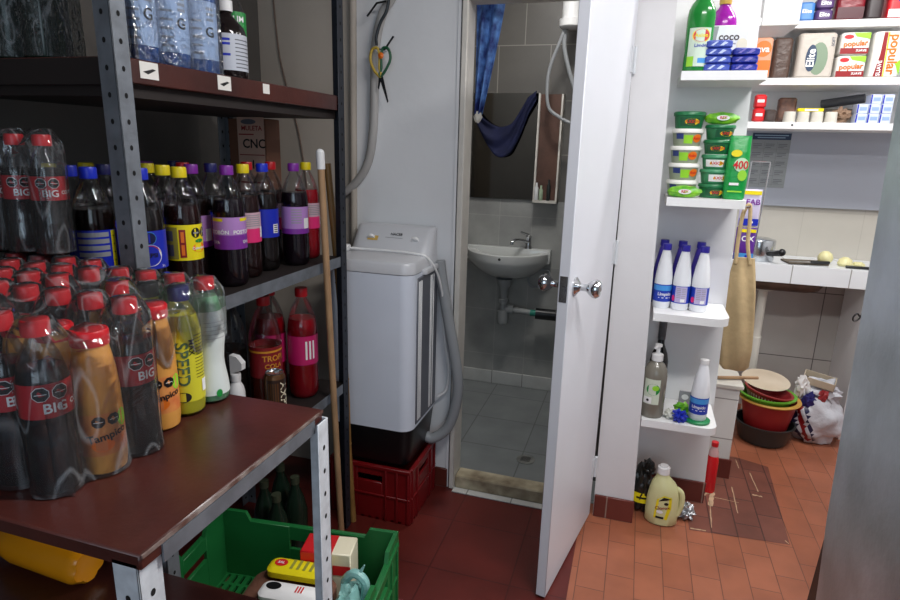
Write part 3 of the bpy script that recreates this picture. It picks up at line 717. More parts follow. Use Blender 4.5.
# --- goods on the top board of the rack
TZ = 1.6545
def jug_bottle(bodym, capm, w=.05, h=.25):
    t = thing('wrapped_bottle', 'x', 'bottle')
    b = B(bodym); b.lathe([(0, 0), (w * .9, 0), (w, .006), (w, h * .66), (w * .8, h * .78), (w * .35, h * .88), (w * .3, h * .92)], seg=24); b.obj('bottle_body', t)
    f = cyl_map(w + .0006, 70, h * .36); b = B(mat('bluish label', (176, 192, 214), .4)); b.rect(f, -w * 1.1, w * 1.1, -h * .24, h * .24, .0004, 10)
    b.m(blue_m); b.rect(f, -w * 1.1, -w * .55, -h * .24, h * .24, .0007, 4); b.m(black_m); b.text('G', f, w * .5, -.004, .032, .001); b.m(grey_m)
    for k in range(5): b.rect(f, -w * .4, w * .1, -h * .2 + k * .018, -h * .2 + .005 + k * .018, .0008, 3)
    b.m(grey_m); [b.rect(f, w * .35, w * .75, h * .08 + k * .012, h * .08 + .006 + k * .012, .001, 2) for k in range(3)]
    b.obj('label', t)
    b = B(capm); b.lathe([(w * .36, h * .9), (w * .36, h), (0, h)], seg=18); b.obj('cap', t)
    return t
bluewater = mat('blue drink', (40, 92, 160), .15, trans=.2)
jl = ['blue drink bottle with white label, first beside the grey post', 'blue drink bottle with white label and black G, second from the post', 'blue drink bottle next to the black-brown medicine bottle', 'blue drink bottle in the rear row behind the first']
for q, (x, y) in enumerate(((-1.055, 1.105), (-1.06, 1.21), (-1.065, 1.318), (-1.17, 1.285))):
    place('jug', lambda: jug_bottle(bluewater, cap_blue, .049, .27), jl[q], (x, y, TZ), (-.25, -.3, -.4, .1)[q], 'blue drink bottles on the top board')
t = thing('medicine_bottle', 'dark brown bottle with white label and white cap on the top board', 'bottle', (-1.06, 1.424, TZ)); t.scale = (1.06, 1.06, .86)
brn = mat('brown glass', (22, 14, 14), .12)
b = B(brn); b.lathe([(0, 0), (.044, 0), (.047, .006), (.047, .13), (.042, .148), (.026, .170), (.016, .182), (.015, .20)], seg=26); b.obj('bottle_body', t)
f = cyl_map(.0475, 60, .075); b = B(mat('silver white label', (190, 194, 204), .35)); b.rect(f, -.062, .062, -.052, .05, .0004, 16); b.m(dgrey_plastic)
for k in range(8): b.rect(f, .0, .055, -.044 + k * .011, -.041 + k * .011, .0008, 5)
b.m(blue_m)
for k in (.03, .018, -.012): b.rect(f, -.055, -.012, k, k + .007, .0008, 4)
b.obj('label', t)
b = B(white_plastic); b.lathe([(.0185, .192), (.0185, .222), (0, .222)], seg=18); b.obj('cap', t)
t = thing('sauce_bottle', 'clear bottle with green label behind the medicine bottle', 'bottle', (-1.10, 1.512, TZ))
b = B(pet); b.lathe([(0, 0), (.03, 0), (.033, .005), (.033, .17), (.02, .21), (.014, .22), (.014, .235)], seg=20, cap=False); b.obj('bottle_body', t)
b = B(green_m); f = cyl_map(.0335, 60, .145); b.rect(f, -.05, .05, -.035, .035, 0, 12); b.m(white_m).text('LIM', f, 0, .016, .02); b.obj('label', t)
b = B(white_plastic); b.lathe([(.0165, .225), (.0165, .25), (0, .25)], seg=16); b.obj('cap', t)
t = thing('water_bottle', 'small clear bottle with blue neck band between blue pack and medicine bottle', 'bottle', (-1.155, 1.405, TZ))
b = B(pet); b.lathe([(0, 0), (.027, 0), (.03, .004), (.03, .19), (.02, .225), (.013, .24), (.013, .25)], seg=18, cap=False); b.obj('bottle_body', t)
b = B(cap_blue); b.lathe([(.0155, .24), (.0155, .262), (0, .262)], seg=16); b.obj('cap', t)
pts = [(-1.055, 1.105, .262), (-1.06, 1.21, .262), (-1.065, 1.318, .262), (-1.16, 1.16, .262)]
wrap_film('shrink_wrap', 'crinkled clear film around the blue drink bottles on top board', pts[:3], TZ, .28, bagfilm, 3, .055, .012, .06)
def dim_bottle():
    t = thing('wrapped_bottle', 'x', 'bottle'); b = B(mat('dark green glass', (26, 42, 32), .2)); b.lathe([(0, 0), (.036, 0), (.038, .005), (.038, .15), (.03, .18), (.014, .21), (.013, .25)], seg=20); b.obj('bottle_body', t)
    b = B(mat('olive foil', (60, 66, 50), .4)); b.lathe([(.0155, .236), (.0155, .264), (0, .264)], seg=16); b.obj('cap', t); return t
for q, (x, y) in enumerate(((-1.39, 1.03), (-1.30, 1.03), (-1.21, 1.03), (-1.35, 1.115))):
    place('dim', dim_bottle, ['dark green bottle in the dusty wrap at top left, leftmost', 'dark green bottle in the dusty wrap at top left, second from left', 'dark green bottle in the dusty wrap, nearest the grey post', 'dark green bottle in the dusty wrap, behind the front three'][q], (x, y, TZ), 0, 'dark bottles on the top board')
wrap_film('shrink_wrap', 'dusty film over the dark green bottles at the top left', [(-1.39, 1.03, .266), (-1.30, 1.03, .266), (-1.21, 1.03, .266), (-1.35, 1.115, .266)], TZ, .27, wrap_dark, 12, .042, .014, .06)

# broomsticks leaning on the rack
t = thing('broomstick', 'pale wooden broomstick with white end leaning on the rack', 'broomstick', (0, 0, 0))
b = B(wood_pale); p0, p1 = Vector((-.955, 1.80, 0.002)), Vector((-.967, 1.73, 1.465)); b.cyl(p0, p1, .0115, seg=14); b.obj('shaft', t)
dv = (p1 - p0).normalized(); b = B(white_plastic); b.cyl(p1 - dv * .045, p1 + dv * .008, .0135, seg=16); b.blob(tuple(p1 + dv * .006), (.0132, .0132, .012), 0, 1, 2); b.obj('end_cap', t)
b = B(bamboo); pts = [(-.985, 1.957, .002), (-1.0, 1.953, .35), (-1.008, 1.955, .62), (-1.03, 1.957, 1.0), (-1.068, 1.96, 1.43)]
b.tube(smooth_path(pts, 4), .0125, 12); 
for p in pts[1:4]: b.lathe([(.0125, -.004), (.0148, 0), (.0125, .004)], p[0], p[1], p[2], 12)
tag(b.obj('bamboo_pole'), 'yellow bamboo pole leaning between rack and washing machine', 'pole')

# ------------------------------------------------------------------ washing machine
w = thing('washing_machine', 'silver grey washing machine with black base standing on a red crate', 'washing machine', (0, 0, 0))
WX0, WX1, WY0, WY1 = -1.11, -.757, 2.0, 2.325
b = B(black_plastic); b.rbox(WX0, WX1, WY0, WY1, [(.246, .03), (.262, .016), (.412, .001)], .05); b.obj('base', w)
b = B(washer_body); b.rbox(WX0, WX1, WY0, WY1, [(.4125, 0), (1.036, .0)], .05, 7); b.obj('body', w)
b = B(washer_top); b.rbox(WX0 - .001, WX1 + .001, WY0 - .001, WY1, [(1.039, 0), (1.072, .0), (1.082, .006), (1.086, .022)], .05, 7)
lid = b.obj('lid', w)
def rr_ring(x0, x1, y0, y1, z, r, n=6):
    out = []
    for cx, cy, a in ((x1 - r, y1 - r, 0), (x0 + r, y1 - r, PI / 2), (x0 + r, y0 + r, PI), (x1 - r, y0 + r, 3 * PI / 2)):
        for i in range(n + 1): out.append(Vector((cx + r * math.cos(a + PI / 2 * i / n), cy + r * math.sin(a + PI / 2 * i / n), z)))
    return out
b = B(washer_top); b.loft([rr_ring(WX0, WX1, 2.185, 2.325, 1.080, .05), rr_ring(WX0 + .002, WX1 - .002, 2.19, 2.325, 1.092, .05), rr_ring(WX0 + .008, WX1 - .008, 2.262, 2.324, 1.175, .03), rr_ring(WX0 + .012, WX1 - .012, 2.275, 2.322, 1.182, .022)], True)
b.m(mat('amber sticker', (206, 170, 90), .5)); f = flat_map((-.96, 2.2250, 1.134), (1, 0, 0), (0, .072, .083)); b.rect(f, -.075, -.03, -.012, .010, .001)
b.m(black_m); b.text('HACEB', f, .045, .022, .016, .0012); b.m(grey_m); b.rect(f, .0, .075, .004, .006, .001)
pan = b.obj('control_panel', w)
for x in (-1.02, -.83):
    b = B(white_plastic); q = Matrix.Translation((x, 2.222, 1.132)) @ Matrix.Rotation(-.75, 4, 'X') @ Matrix.Rotation(0, 4, 'X'); b.lathe([(.016, 0), (.014, .012), (0, .013)], mtx=q, seg=16); b.obj('dial', pan)
b = B(dgrey_plastic); b.box(WX1 - .004, WX1 + .004, 2.055, 2.29, .425, 1.02, .003)
b.m(white_m)
for y in (2.066, 2.080, 2.094, 2.20, 2.214, 2.235): b.box(WX1 + .003, WX1 + .0065, y, y + .005, .44, 1.005, .001)
b.obj('side_panel', w)
b = B(washer_top); b.rbox(WX1 - .01, WX1 + .02, 2.11, 2.26, [(1.024, .003), (1.031, 0), (1.043, .002)], .012); b.obj('latch', w)
b = B(grey_plastic); hp = smooth_path([(-.745, 2.285, 1.05), (-.735, 2.285, .98), (-.700, 2.285, .80), (-.655, 2.28, .58), (-.652, 2.28, .46), (-.685, 2.27, .33), (-.75, 2.25, .275), (-.80, 2.24, .30)], 7)
for i, p in enumerate(hp[:-1]): pass
b.tube(hp, .023, 14); dh = b.obj('drain_hose', w)
b = B(white_plastic); b.tube(smooth_path([(-.742, 2.315, .86), (-.725, 2.318, .70), (-.705, 2.318, .58), (-.712, 2.318, .48), (-.75, 2.312, .44)], 6), .006, 8); b.obj('inlet_hose', w)
b = B(white_plastic); b.tube(smooth_path([(-1.075, 2.14, 1.100), (-1.0, 2.165, 1.096), (-.90, 2.17, 1.095), (-.80, 2.16, 1.093), (-.752, 2.17, 1.075), (-.728, 2.22, 1.0), (-.722, 2.28, .88)], 7), .0045, 8); b.box(-1.115, -1.075, 2.122, 2.152, 1.0875, 1.114, .004); b.m(black_plastic); b.cyl((-1.115, 2.130, 1.10), (-1.135, 2.130, 1.10), .0022); b.cyl((-1.115, 2.144, 1.10), (-1.135, 2.144, 1.10), .0022); b.obj('power_cable', w)

def crate(name, label, m, L, W, H, loc, rz, raise_=.0, bars=True, t=.012, slotx=10, sloty=7, handle=True, cat='crate'):
    """open crate: floor lattice, four walls each with ribs and a hand hole, raised corners"""
    r = thing(name, label, cat, loc, rz)
    b = B(m)
    n = slotx
    for i in range(n + 1):
        x = -L / 2 + .012 + (L - .024) * i / n; b.box(x - .007, x + .007, -W / 2, W / 2, 0, .010)
    for j in range(sloty + 1):
        y = -W / 2 + .012 + (W - .024) * j / sloty; b.box(-L / 2, L / 2, y - .005, y + .005, .001, .009)
    b.obj('floor_grid', r)
    for ax in (0, 1):
        half = (L if ax == 0 else W) / 2; dist = (W if ax == 0 else L) / 2
        for s in (-1, 1):
            b = B(m); hw, h0, h1 = .055, H - .075, H - .045
            def bx(a0, a1, z0, z1, o=0.0, tt=t):
                if ax == 0: y0, y1 = (s * dist - (0 if s < 0 else tt) + o * s, s * dist + (tt if s < 0 else 0) + o * s); b.box(a0, a1, y0, y1, z0, z1, .0015)
                else: y0, y1 = (s * dist - (0 if s < 0 else tt) + o * s, s * dist + (tt if s < 0 else 0) + o * s); b.box(y0, y1, a0, a1, z0, z1, .0015)
            e = half if ax == 0 else half - t
            if handle:
                bx(-e, -hw, .0, H); bx(hw, e, .0, H); bx(-hw, hw, 0, h0); bx(-hw, hw, h1, H)
            else: bx(-e, e, 0, H)
            if raise_:
                c = raise_
                for sg in (-1, 1):
                    pl = [(sg * e, H - .002), (sg * (e - .10), H - .002), (sg * (e - .085), H + c), (sg * e, H + c)]
                    lo, hi = (s * dist - (0 if s < 0 else t), s * dist + (t if s < 0 else 0)); b.prism(pl, lo, hi, 'y' if ax == 0 else 'x')
            bx(-e, e, H - .014, H, .006, .008); bx(-e, e, H * .45, H * .45 + .008, .005, .006)
            k = 7 if ax == 0 else 5
            for i in range(k + 1):
                a = -e + .01 + (2 * e - .02) * i / k
                if abs(a) > hw or not handle: bx(a - .004, a + .004, .004, H - .01, .006, .007)
            b.obj('side_wall', r)
    return r
crate('plastic_crate', 'red plastic bottle crate under the washing machine', red_crate, .355, .315, .245, (-.932, 2.16, .0), 0, 0)
gz = math.atan2(.064, .512)
crate('plastic_crate', 'maroon plastic crate on the floor under the green crate', maroon_crate, .56, .31, .175, (-.815, 1.235, .0), gz, 0)
crate('plastic_crate', 'green plastic crate stacked on a maroon crate below the table', green_crate, .56, .325, .205, (-.828, 1.225, .178), gz, .028, slotx=22, sloty=7)
# things in the green crate
GZ = .192
t = thing('carton', 'red and white carton standing at the back of the green crate', 'carton', (-.715, 1.285, GZ), .2)
b = B(cream_m); b.box(-.075, .065, -.04, .04, 0, .235, .003); b.m(red_m); b.box(-.0756, .015, -.0406, .0406, .0, .2356, .003); b.rect(flat_map((.04, -.0405, .20), (1, 0, 0), (0, 0, 1)), -.025, .025, -.03, .0, .0012); b.obj('carton_body', t)
b = B(mat('brown paper parcel', (112, 74, 58), .7, bump=.4)); b.rbox(-.12, .11, -.085, .075, [(0, .015), (.01, .0), (.165, 0), (.18, .02)], .04); tag(b.obj('paper_parcel', None, (-.765, 1.155, GZ), .12), 'brown paper parcel in the green crate under the two packets', 'parcel')
t = thing('snack_packet', 'yellow striped packet with red oval on top of the brown parcel', 'packet', (-.765, 1.200, GZ + .181), .12)
b = B(yellow_m); b.rbox(-.085, .085, -.03, .03, [(0, .012), (.010, 0), (.026, 0), (.036, .012)], .02); f = flat_map((0, 0, .0362), (1, 0, 0), (0, 1, 0)); b.m(mat('olive stripe', (150, 150, 60), .4))
for k in range(5): b.rect(f, -.02 + k * .018, -.012 + k * .018, -.018, .018, .0008)
b.m(red_m); b.disc(f, -.05, .0, .018, .014, .0008); b.m(white_m); b.text('SAL', f, -.05, 0, .012, .0012); b.obj('packet_body', t)
t = thing('snack_packet', 'white packet with black oval and red letters on the brown parcel', 'packet', (-.735, 1.115, GZ + .181), .12)
b = B(white_m); b.rbox(-.085, .085, -.03, .03, [(0, .012), (.010, 0), (.026, 0), (.036, .012)], .02); f = flat_map((0, 0, .0362), (1, 0, 0), (0, 1, 0)); b.m(black_m); b.disc(f, -.05, .003, .02, .013, .0008); b.m(red_m); b.text('III', f, .02, 0, .03, .0012); b.obj('packet_body', t)
t = thing('shopping_bag', 'knotted pale teal plastic bag in the right corner of green crate', 'bag', (-.595, 1.20, GZ))
b = B(tealbag); b.blob((0, -.03, .10), (.058, .066, .10), .22, 3.2, 4, 2, -.098); b.obj('bag_body', t)
b = B(tealbag); b.tube(smooth_path([(-.03, 0, .17), (-.035, .0, .205), (-.008, .0, .235), (.022, 0, .215), (.02, 0, .16)], 5), .012, 8); b.tube([(.0, 0, .225), (.018, .006, .262)], .008, 8, True, .002); b.obj('bag_handle', t)
# orange bottle lying on the lower board of the table
t = thing('soda_bottle', 'orange soda bottle lying on the lower board under the table', 'bottle', (-1.095, .868, .523), PI - .05)
mt = Matrix.Translation((0, 0, .047)) @ Matrix.Rotation(-PI / 2, 4, 'Y')
om = mat('orange soda', (236, 150, 20), .2)
b = B(om)
ring = []
prof = [(.030, -.002), (.038, -.004), (.044, .004), (.0465, .02), (.0465, .20), (.04, .24), (.02, .28), (.015, .30)]
rings = []
for r, z in prof:
    rr = []
    for i in range(30):
        a = 2 * PI * i / 30; k = 1 - (.16 * max(0, math.cos(5 * a)) if z < .015 else 0); rr.append(mt @ Vector((r * k * math.cos(a), r * k * math.sin(a), -z)))
    rings.append(rr)
b.loft(rings); b.obj('bottle_body', t)
b = B(cap_red); b.lathe([(.0175, -.296), (.0175, -.322), (0, -.322)], mtx=mt, seg=18); b.obj('cap', t)
# dark bottles under the rack
def floor_bottle():
    t = thing('soda_bottle', 'x', 'bottle'); b = B(mat('dark green glass', (26, 42, 32), .2)); b.lathe([(0, 0), (.04, 0), (.042, .005), (.042, .18), (.03, .23), (.015, .27), (.014, .30)], seg=20); b.obj('bottle_body', t)
    b = B(mat('olive foil', (60, 66, 50), .4)); b.lathe([(.0165, .286), (.0165, .312), (0, .312)], seg=14); b.obj('cap', t); return t
for q, (x, y) in enumerate(((-1.10, 1.60), (-1.19, 1.66), (-1.10, 1.72), (-1.20, 1.78))):
    place('floorb', floor_bottle, ['dark bottle on the floor under the rack, nearest the green crate', 'dark bottle on the floor under the rack, second from the green crate', 'dark bottle on the floor under the rack, third from the green crate', 'dark bottle on the floor under the rack, farthest from the green crate'][q], (x, y, 0.001), 0, 'dark bottles under the rack')

# ------------------------------------------------------------------ wall conduit and scissors
b = B(mat('grey conduit', (168, 165, 162), .5)); b.tube(smooth_path([(-1.20, 2.318, 1.29), (-1.13, 2.318, 1.345), (-1.075, 2.318, 1.43), (-1.052, 2.318, 1.56), (-1.045, 2.318, 1.75), (-1.04, 2.318, 1.88), (-1.01, 2.318, 1.99), (-.965, 2.318, 2.06), (-.93, 2.318, 2.20), (-.93, 2.318, 2.6)], 7), .0175, 12)
tag(b.obj('conduit_hose'), 'grey flexible conduit curving down the wall above washing machine', 'hose')
t = thing('scissors', 'scissors with yellow and green looped handles hanging on the wall', 'scissors', (-1.005, 2.283, 1.79))
for s, m, nm in ((-1, mat('yellow handle', (190, 160, 60), .5), 'yellow handle'), (1, mat('green handle', (24, 84, 52), .4), 'green handle')):
    b = B(m); pts = [(s * .002 - .0, 0, -.035), (s * .026 - .004 * (s > 0), 0, -.010), (s * .042, 0, .03), (s * .034, 0, .065), (s * .012, 0, .07), (s * .003, 0, .04), (s * .004 + .0, 0, .0), (s * -.004, 0, -.03)]
    b.tube(smooth_path(pts + [pts[0]], 5), .0055, 8); o = b.obj('handle', t); o['label'] = nm
b = B(mat('dark steel blade', (60, 62, 66), .35, .8)); b.prism([(-.006, -.03), (.010, -.028), (.034, -.125), (.030, -.13)], -.002, .002, 'y'); b.prism([(.004, -.03), (-.008, -.03), (-.012, -.075), (-.008, -.08)], .003, .006, 'y'); b.obj('blade', t)
b = B(steel); b.tube([(0, -.004, .066), (0, .056, .066)], .003, 8); b.obj('nail', t)
b = B(orange_m); b.lathe([(.0, 0), (.012, .002), (.0, .008)], mtx=Matrix.Translation((0.006, -.006, .042)) @ Matrix.Rotation(PI / 2, 4, 'X'), seg=12); b.obj('rivet', t)
t = thing('hanging_pliers', 'black long tool hanging over the conduit above the scissors', 'tool', (-1.0, 2.285, 1.90))
b = B(black_plastic); b.tube(smooth_path([(.03, 0, .13), (.02, 0, .09), (-.005, 0, .05), (-.022, 0, -.0), (-.02, 0, -.03)], 5), .006, 8); b.tube([(-.06, 0, .075), (-.02, 0, .12), (.02, 0, .125)], .004, 8); b.obj('handle', t)
b = B(mat('dark steel blade', (60, 62, 66), .35, .8)); b.prism([(.005, -.05), (.016, -.046), (.052, .0), (.046, .003)], -.002, .002, 'y'); b.obj('blade', t)
# wire on the beige wall
b = B(mat('brown wire', (110, 90, 78), .6)); b.tube(smooth_path([(-1.52, 2.333, 2.4), (-1.49, 2.333, 1.92), (-1.46, 2.333, 1.75), (-1.40, 2.333, 1.52), (-1.36, 2.333, 1.2)], 6), .003, 6); tag(b.obj('wall_wire'), 'thin brown wire running down the beige wall', 'wire')

# ------------------------------------------------------------------ bathroom
t = thing('washbasin', 'white wall-hung washbasin with oval front in the bathroom', 'sink', (-.725, 3.618, .012))
b = B(ceram); n = 28; rings = []
for rx, ry, z, in ((.10, .10, .715), (.16, .17, .74), (.215, .245, .785), (.25, .285, .825), (.258, .292, .845), (.258, .292, .885), (.25, .285, .89), (.20, .25, .886), (.17, .20, .83), (.08, .10, .80)):
    rr = []
    for i in range(n):
        a = PI + PI * i / (n - 1); rr.append(Vector((rx * math.cos(a), ry * math.sin(a), z)))
    rings.append(rr)
b.loft(rings, True, True, True); b.box(-.258, .258, -.075, 0, .82, .905, .008, 2)
b.m(black_m); b.disc(flat_map((0, -.2895, .868), (1, 0, 0), (0, 0, 1)), .0, 0, .008, .008, .004, 14); basin = b.obj('basin', t)
b = B(chrome); b.lathe([(.024, .905), (.022, .915), (.017, .925), (.017, .965), (.02, .975), (.012, .985), (0, .986)], .12, -.045, 0, 18); b.tube(smooth_path([(.12, -.055, .945), (.07, -.13, .965), (.045, -.16, .955), (.043, -.163, .94)], 4), .0095, 10); b.tube([(.12, -.045, .985), (.075, -.07, 1.005)], .009, 8, True, .006); b.obj('faucet', t)
b = B(pvc); b.lathe([(.045, .70), (.05, .722), (.04, .685), (.026, .66), (.022, .60), (.03, .595), (.03, .57), (.022, .565), (.022, .53), (.036, .525), (.036, .46), (.03, .44), (.0, .438)], -.0, -.12, 0, 18); b.tube([(0, -.12, .535), (.20, -.12, .525)], .0185, 12); b.lathe([(.03, -.02), (.03, .02)], mtx=Matrix.Translation((.045, -.12, .534)) @ Matrix.Rotation(PI / 2, 4, 'Y'), seg=14); b.obj('drain_trap', t)
b = B(mat('green tape', (26, 130, 110), .5)); b.cyl((.17, -.12, .526), (.205, -.12, .525), .0195); b.m(black_plastic); b.cyl((.20, -.12, .525), (.34, -.10, .52), .034); b.obj('pipe_joint', t)
b = B(grey_plastic); b.tube(smooth_path([(.12, -.05, .80), (.125, -.03, .72), (.15, -.03, .67), (.21, -.03, .675), (.255, -.03, .72), (.25, -.03, .77), (.20, -.03, .78)], 6), .007, 8); tag(b.obj('supply_hose', t), None, None)
b = B(mirror_m); b.box(-.985, -.60, 3.602, 3.6185, 1.205, 1.81, .001); f = None
b.m(frame_paint); b.box(-.6, -.592, 3.598, 3.6185, 1.205, 1.81); tag(b.obj('wall_mirror'), 'dark frameless mirror above the washbasin', 'mirror')
t = thing('mirror_cabinet', 'rusty brown narrow bathroom cabinet with white frame beside the mirror', 'cabinet', (0, 0, 0))
b = B(rust); b.box(-.585, -.46, 3.55, 3.6185, 1.212, 1.80, .002); b.m(frame_paint); b.box(-.588, -.578, 3.53, 3.552, 1.20, 1.80); b.box(-.46, -.45, 3.53, 3.6185, 1.20, 1.80); b.box(-.588, -.45, 3.52, 3.6185, 1.197, 1.211); b.obj('cabinet_body', t)
tl = ['white tube on the cabinet ledge above the faucet', 'green topped tube on the cabinet ledge', 'dark small bottle on the cabinet ledge']
for q, (x, h, m) in enumerate(((-.57, .10, white_plastic), (-.543, .085, mat('pale green tube', (170, 190, 160), .4)), (-.50, .12, mat('dark tube', (46, 52, 50), .3)))):
    b = B(m); b.lathe([(0, 0), (.010, 0), (.0115, .003), (.0115, h * .7), (.006, h * .8), (.006, h), (0, h)], x, 3.533, 1.2112, 14); tag(b.obj('toiletry_tube'), tl[q], 'tube')
# towel over the mirror and shower curtain
def sheet(m, name, fn, nu, nv, th, label, cat):
    b = B(m); G = [[b.bm.verts.new(fn(i / nu, j / nv)) for i in range(nu + 1)] for j in range(nv + 1)]
    for j in range(nv):
        for i in range(nu): b.face([G[j][i], G[j][i + 1], G[j + 1][i + 1], G[j + 1][i]], True)
    o = b.obj(name, sharp=False); md = o.modifiers.new('thickness', 'SOLIDIFY'); md.thickness = th; md.offset = 0
    return tag(o, label, cat)
def towel(u, v):
    top = Vector((-.955 + .345 * u, 3.575, 1.72 - .10 * math.sin(PI * min(1, u * 1.15)) ** .8 + .10 * max(0, u - .62) / .38))
    w_ = .11 * math.sin(PI * (u * .9 + .06)) + .03
    return top + Vector((0, -.012 * math.sin(v * 9 + u * 11) - .01, -v * w_ * 1.25))
sheet(blue_cloth, 'towel', towel, 30, 10, .006, 'navy cloth slung in a loop across the bathroom mirror', 'towel')
def curt(u, v):
    wd = .125 * (1 - .72 * v ** 1.2); x = -.675 + .006 * v + wd * u
    return Vector((x, 2.455 + .014 * math.sin(u * 14 + v * 2), 2.15 - .52 * v))
sheet(curtain_m, 'curtain', curt, 40, 20, .002, 'blue patterned curtain gathered at the left of the doorway', 'curtain')
b = B(offwhite); b.blob((-.672 + .02, 2.455, 1.62), (.016, .014, .022), .25, 3, 3, 1); tag(b.obj('curtain_tie'), 'white knotted tie below the blue curtain', 'tie')
t = thing('shower_heater', 'white electric shower head with looping grey hose in the bathroom', 'shower', (-.42, 3.40, .17))
b = B(white_plastic); b.lathe([(.0, 1.94), (.05, 1.94), (.062, 1.95), (.064, 1.985), (.05, 1.99), (.05, 2.12), (0, 2.13)], seg=22); b.obj('shower_body', t)
b = B(chrome); b.tube([(0, .04, 2.05), (0, .219, 2.05)], .011, 10); b.obj('wall_arm', t)
b = B(grey_plastic); b.tube(smooth_path([(-.03, 0, 1.945), (-.06, 0, 1.86), (-.095, 0, 1.76), (-.105, 0, 1.66), (-.09, 0, 1.55), (-.03, 0, 1.50), (.03, 0, 1.47)], 6), .009, 8); b.tube(smooth_path([(-.028, .01, 1.945), (-.03, .01, 1.86), (.0, .01, 1.75), (.05, .01, 1.62)], 6), .011, 8); b.obj('hose', t)
b = B(mat('drain steel', (168, 168, 164), .35, .6)); b.lathe([(.045, 0), (.045, .003), (.040, .004), (0, .004)], -.405, 2.69, .005, 20); b.m(hole)
for k in range(5):
    f = flat_map((-.405, 2.69, .009), (1, 0, 0), (0, 1, 0)); b.rect(f, -.024, .024, -.022 + k * .010, -.018 + k * .010, .0005)
tag(b.obj('floor_drain'), 'round metal drain in the grey bathroom floor', 'drain')

# ------------------------------------------------------------------ corner shelves between pillar and kitchen
def corner_shelf(z, xr, label, r=.05):
    pts = [(.09 - .0, 2.598), (.086, 2.345)]
    pts = [(.10, 2.5985), (.10, 2.342)]
    for i in range(7):
        a = -PI / 2 + PI / 2 * i / 6; pts.append((xr - r + r * math.cos(a), 2.342 + r + r * math.sin(a)))
    pts.append((xr, 2.5985))
    b = B(shelf_white); b.prism(pts, z - .030, z, 'z'); o = b.obj('corner_shelf'); tag(o, label, 'shelf', 'white corner shelves beside the pillar'); return o
SZ = [1.775, 1.343, .906, .466]
corner_shelf(SZ[0], .372, 'topmost white corner shelf holding green and purple bottles', .012)
corner_shelf(SZ[1], .366, 'white corner shelf holding stacked green tubs', .02)
corner_shelf(SZ[2], .372, 'white corner shelf holding the six bleach bottles', .055)
corner_shelf(SZ[3], .382, 'lowest white corner shelf with the soap dispenser and crumpled wraps', .045)
e = .0006
# top shelf
def soap_bottle(liq, capm, lab):
    t = thing('cleaner_bottle', 'x', 'bottle')
    b = B(liq); b.lathe([(0, 0), (.036, 0), (.040, .006), (.040, .03), (.038, .06), (.040, .10), (.0405, .168), (.038, .188), (.030, .206), (.019, .220), (.016, .228), (.016, .236)], seg=24, sy=.8); b.obj('bottle_body', t)
    if lab:
        f = cyl_map(.0412, 0, .075); fb = lambda u, v, o=0: Vector((f(u, v, o).x, f(u, v, o).y * .82, f(u, v, o).z))
        b = B(mat('pale label', (206, 224, 206), .4)); b.rect(fb, -.034, .034, -.06, .055, .0004, 10); b.m(lime_m); b.rect(fb, -.034, -.012, -.06, -.03, .0008, 4); b.m(yellow_m); b.disc(fb, .004, .032, .027, .022, .0008); b.m(red_m); b.disc(fb, .004, .032, .024, .019, .0011); b.m(yellow_m); b.text('Axion', fb, .004, .032, .016, .0015); b.m(blue_m); b.text('Limón', fb, .004, .002, .014, .0012); b.m(sky_m); b.rect(fb, .0, .03, -.05, -.035, .0009, 3)
        b.obj('label', t)
    b = B(capm); b.lathe([(.0175, .232), (.0185, .235), (.0185, .262), (0, .263)], seg=18); b.obj('cap', t)
    return t
place('gs', lambda: soap_bottle(greenliq, white_plastic, True), 'green dish soap bottle with red oval emblem on top corner shelf', (.147, 2.395, SZ[0] + e), 0).scale = (1.12, 1.1, 1.08)
place('gs2', lambda: soap_bottle(greenliq, white_plastic, False), 'green bottle behind the labelled dish soap bottle', (.150, 2.50, SZ[0] + e), 0)
place('ps', lambda: soap_bottle(purpleliq, cap_gold, False), 'purple cleaner bottle with gold cap on the top corner shelf', (.229, 2.52, SZ[0] + e), 0).scale = (1.12, 1.05, 1.04)
t = thing('soap_box', 'white coconut soap box behind the blue soap bars', 'box', (.240, 2.432, SZ[0] + e))
b = B(white_m); b.box(-.075, .07, 0, .04, 0, .158, .002); f = flat_map((0, 0, .06), (1, 0, 0), (0, 0, 1)); b.m(grey_m); b.prism([(-.074, .03), (-.045, .03), (-.030, .155), (-.06, .155)], -.0008, .001, 'y'); b.m(mat('dark brown print', (60, 44, 34), .4)); b.text('coco', f, .006, .060, .034); b.m(cream_m); b.disc(f, .050, .035, .018, .02, .001); b.m(grey_m); b.rect(f, -.02, .03, .036, .040, .001); b.obj('box_body', t)
def wrap_bar(m, accent):
    t = thing('soap_bar', 'x', 'soap'); b = B(m); b.rbox(-.042, .042, -.027, .027, [(0, .006), (.004, 0), (.020, 0), (.0245, .006)], .01); f = flat_map((0, -.0272, .0125), (1, 0, 0), (0, 0, 1)); b.m(accent)
    b.poly(f, [(-.030, -.006), (-.012, .007), (-.004, .007), (-.02, -.006)], .0008); b.poly(f, [(.0, -.006), (.014, .007), (.026, .004), (.012, -.006)], .0008); b.obj('bar_body', t); return t
for k in range(4): place('barL', lambda: wrap_bar(mat('mid blue wrap', (64, 84, 178), .3, bump=.6, bscale=60), mat('pale blue stripe', (190, 204, 240), .4)), 'mid blue wrapped soap bar with pale stripes, %s in the left stack' % ['bottom', 'second from bottom', 'third from bottom', 'topmost'][k], (.212, 2.385, SZ[0] + e + k * .025), (0, .06, -.05, .04)[k], 'soap bars on the top shelf')
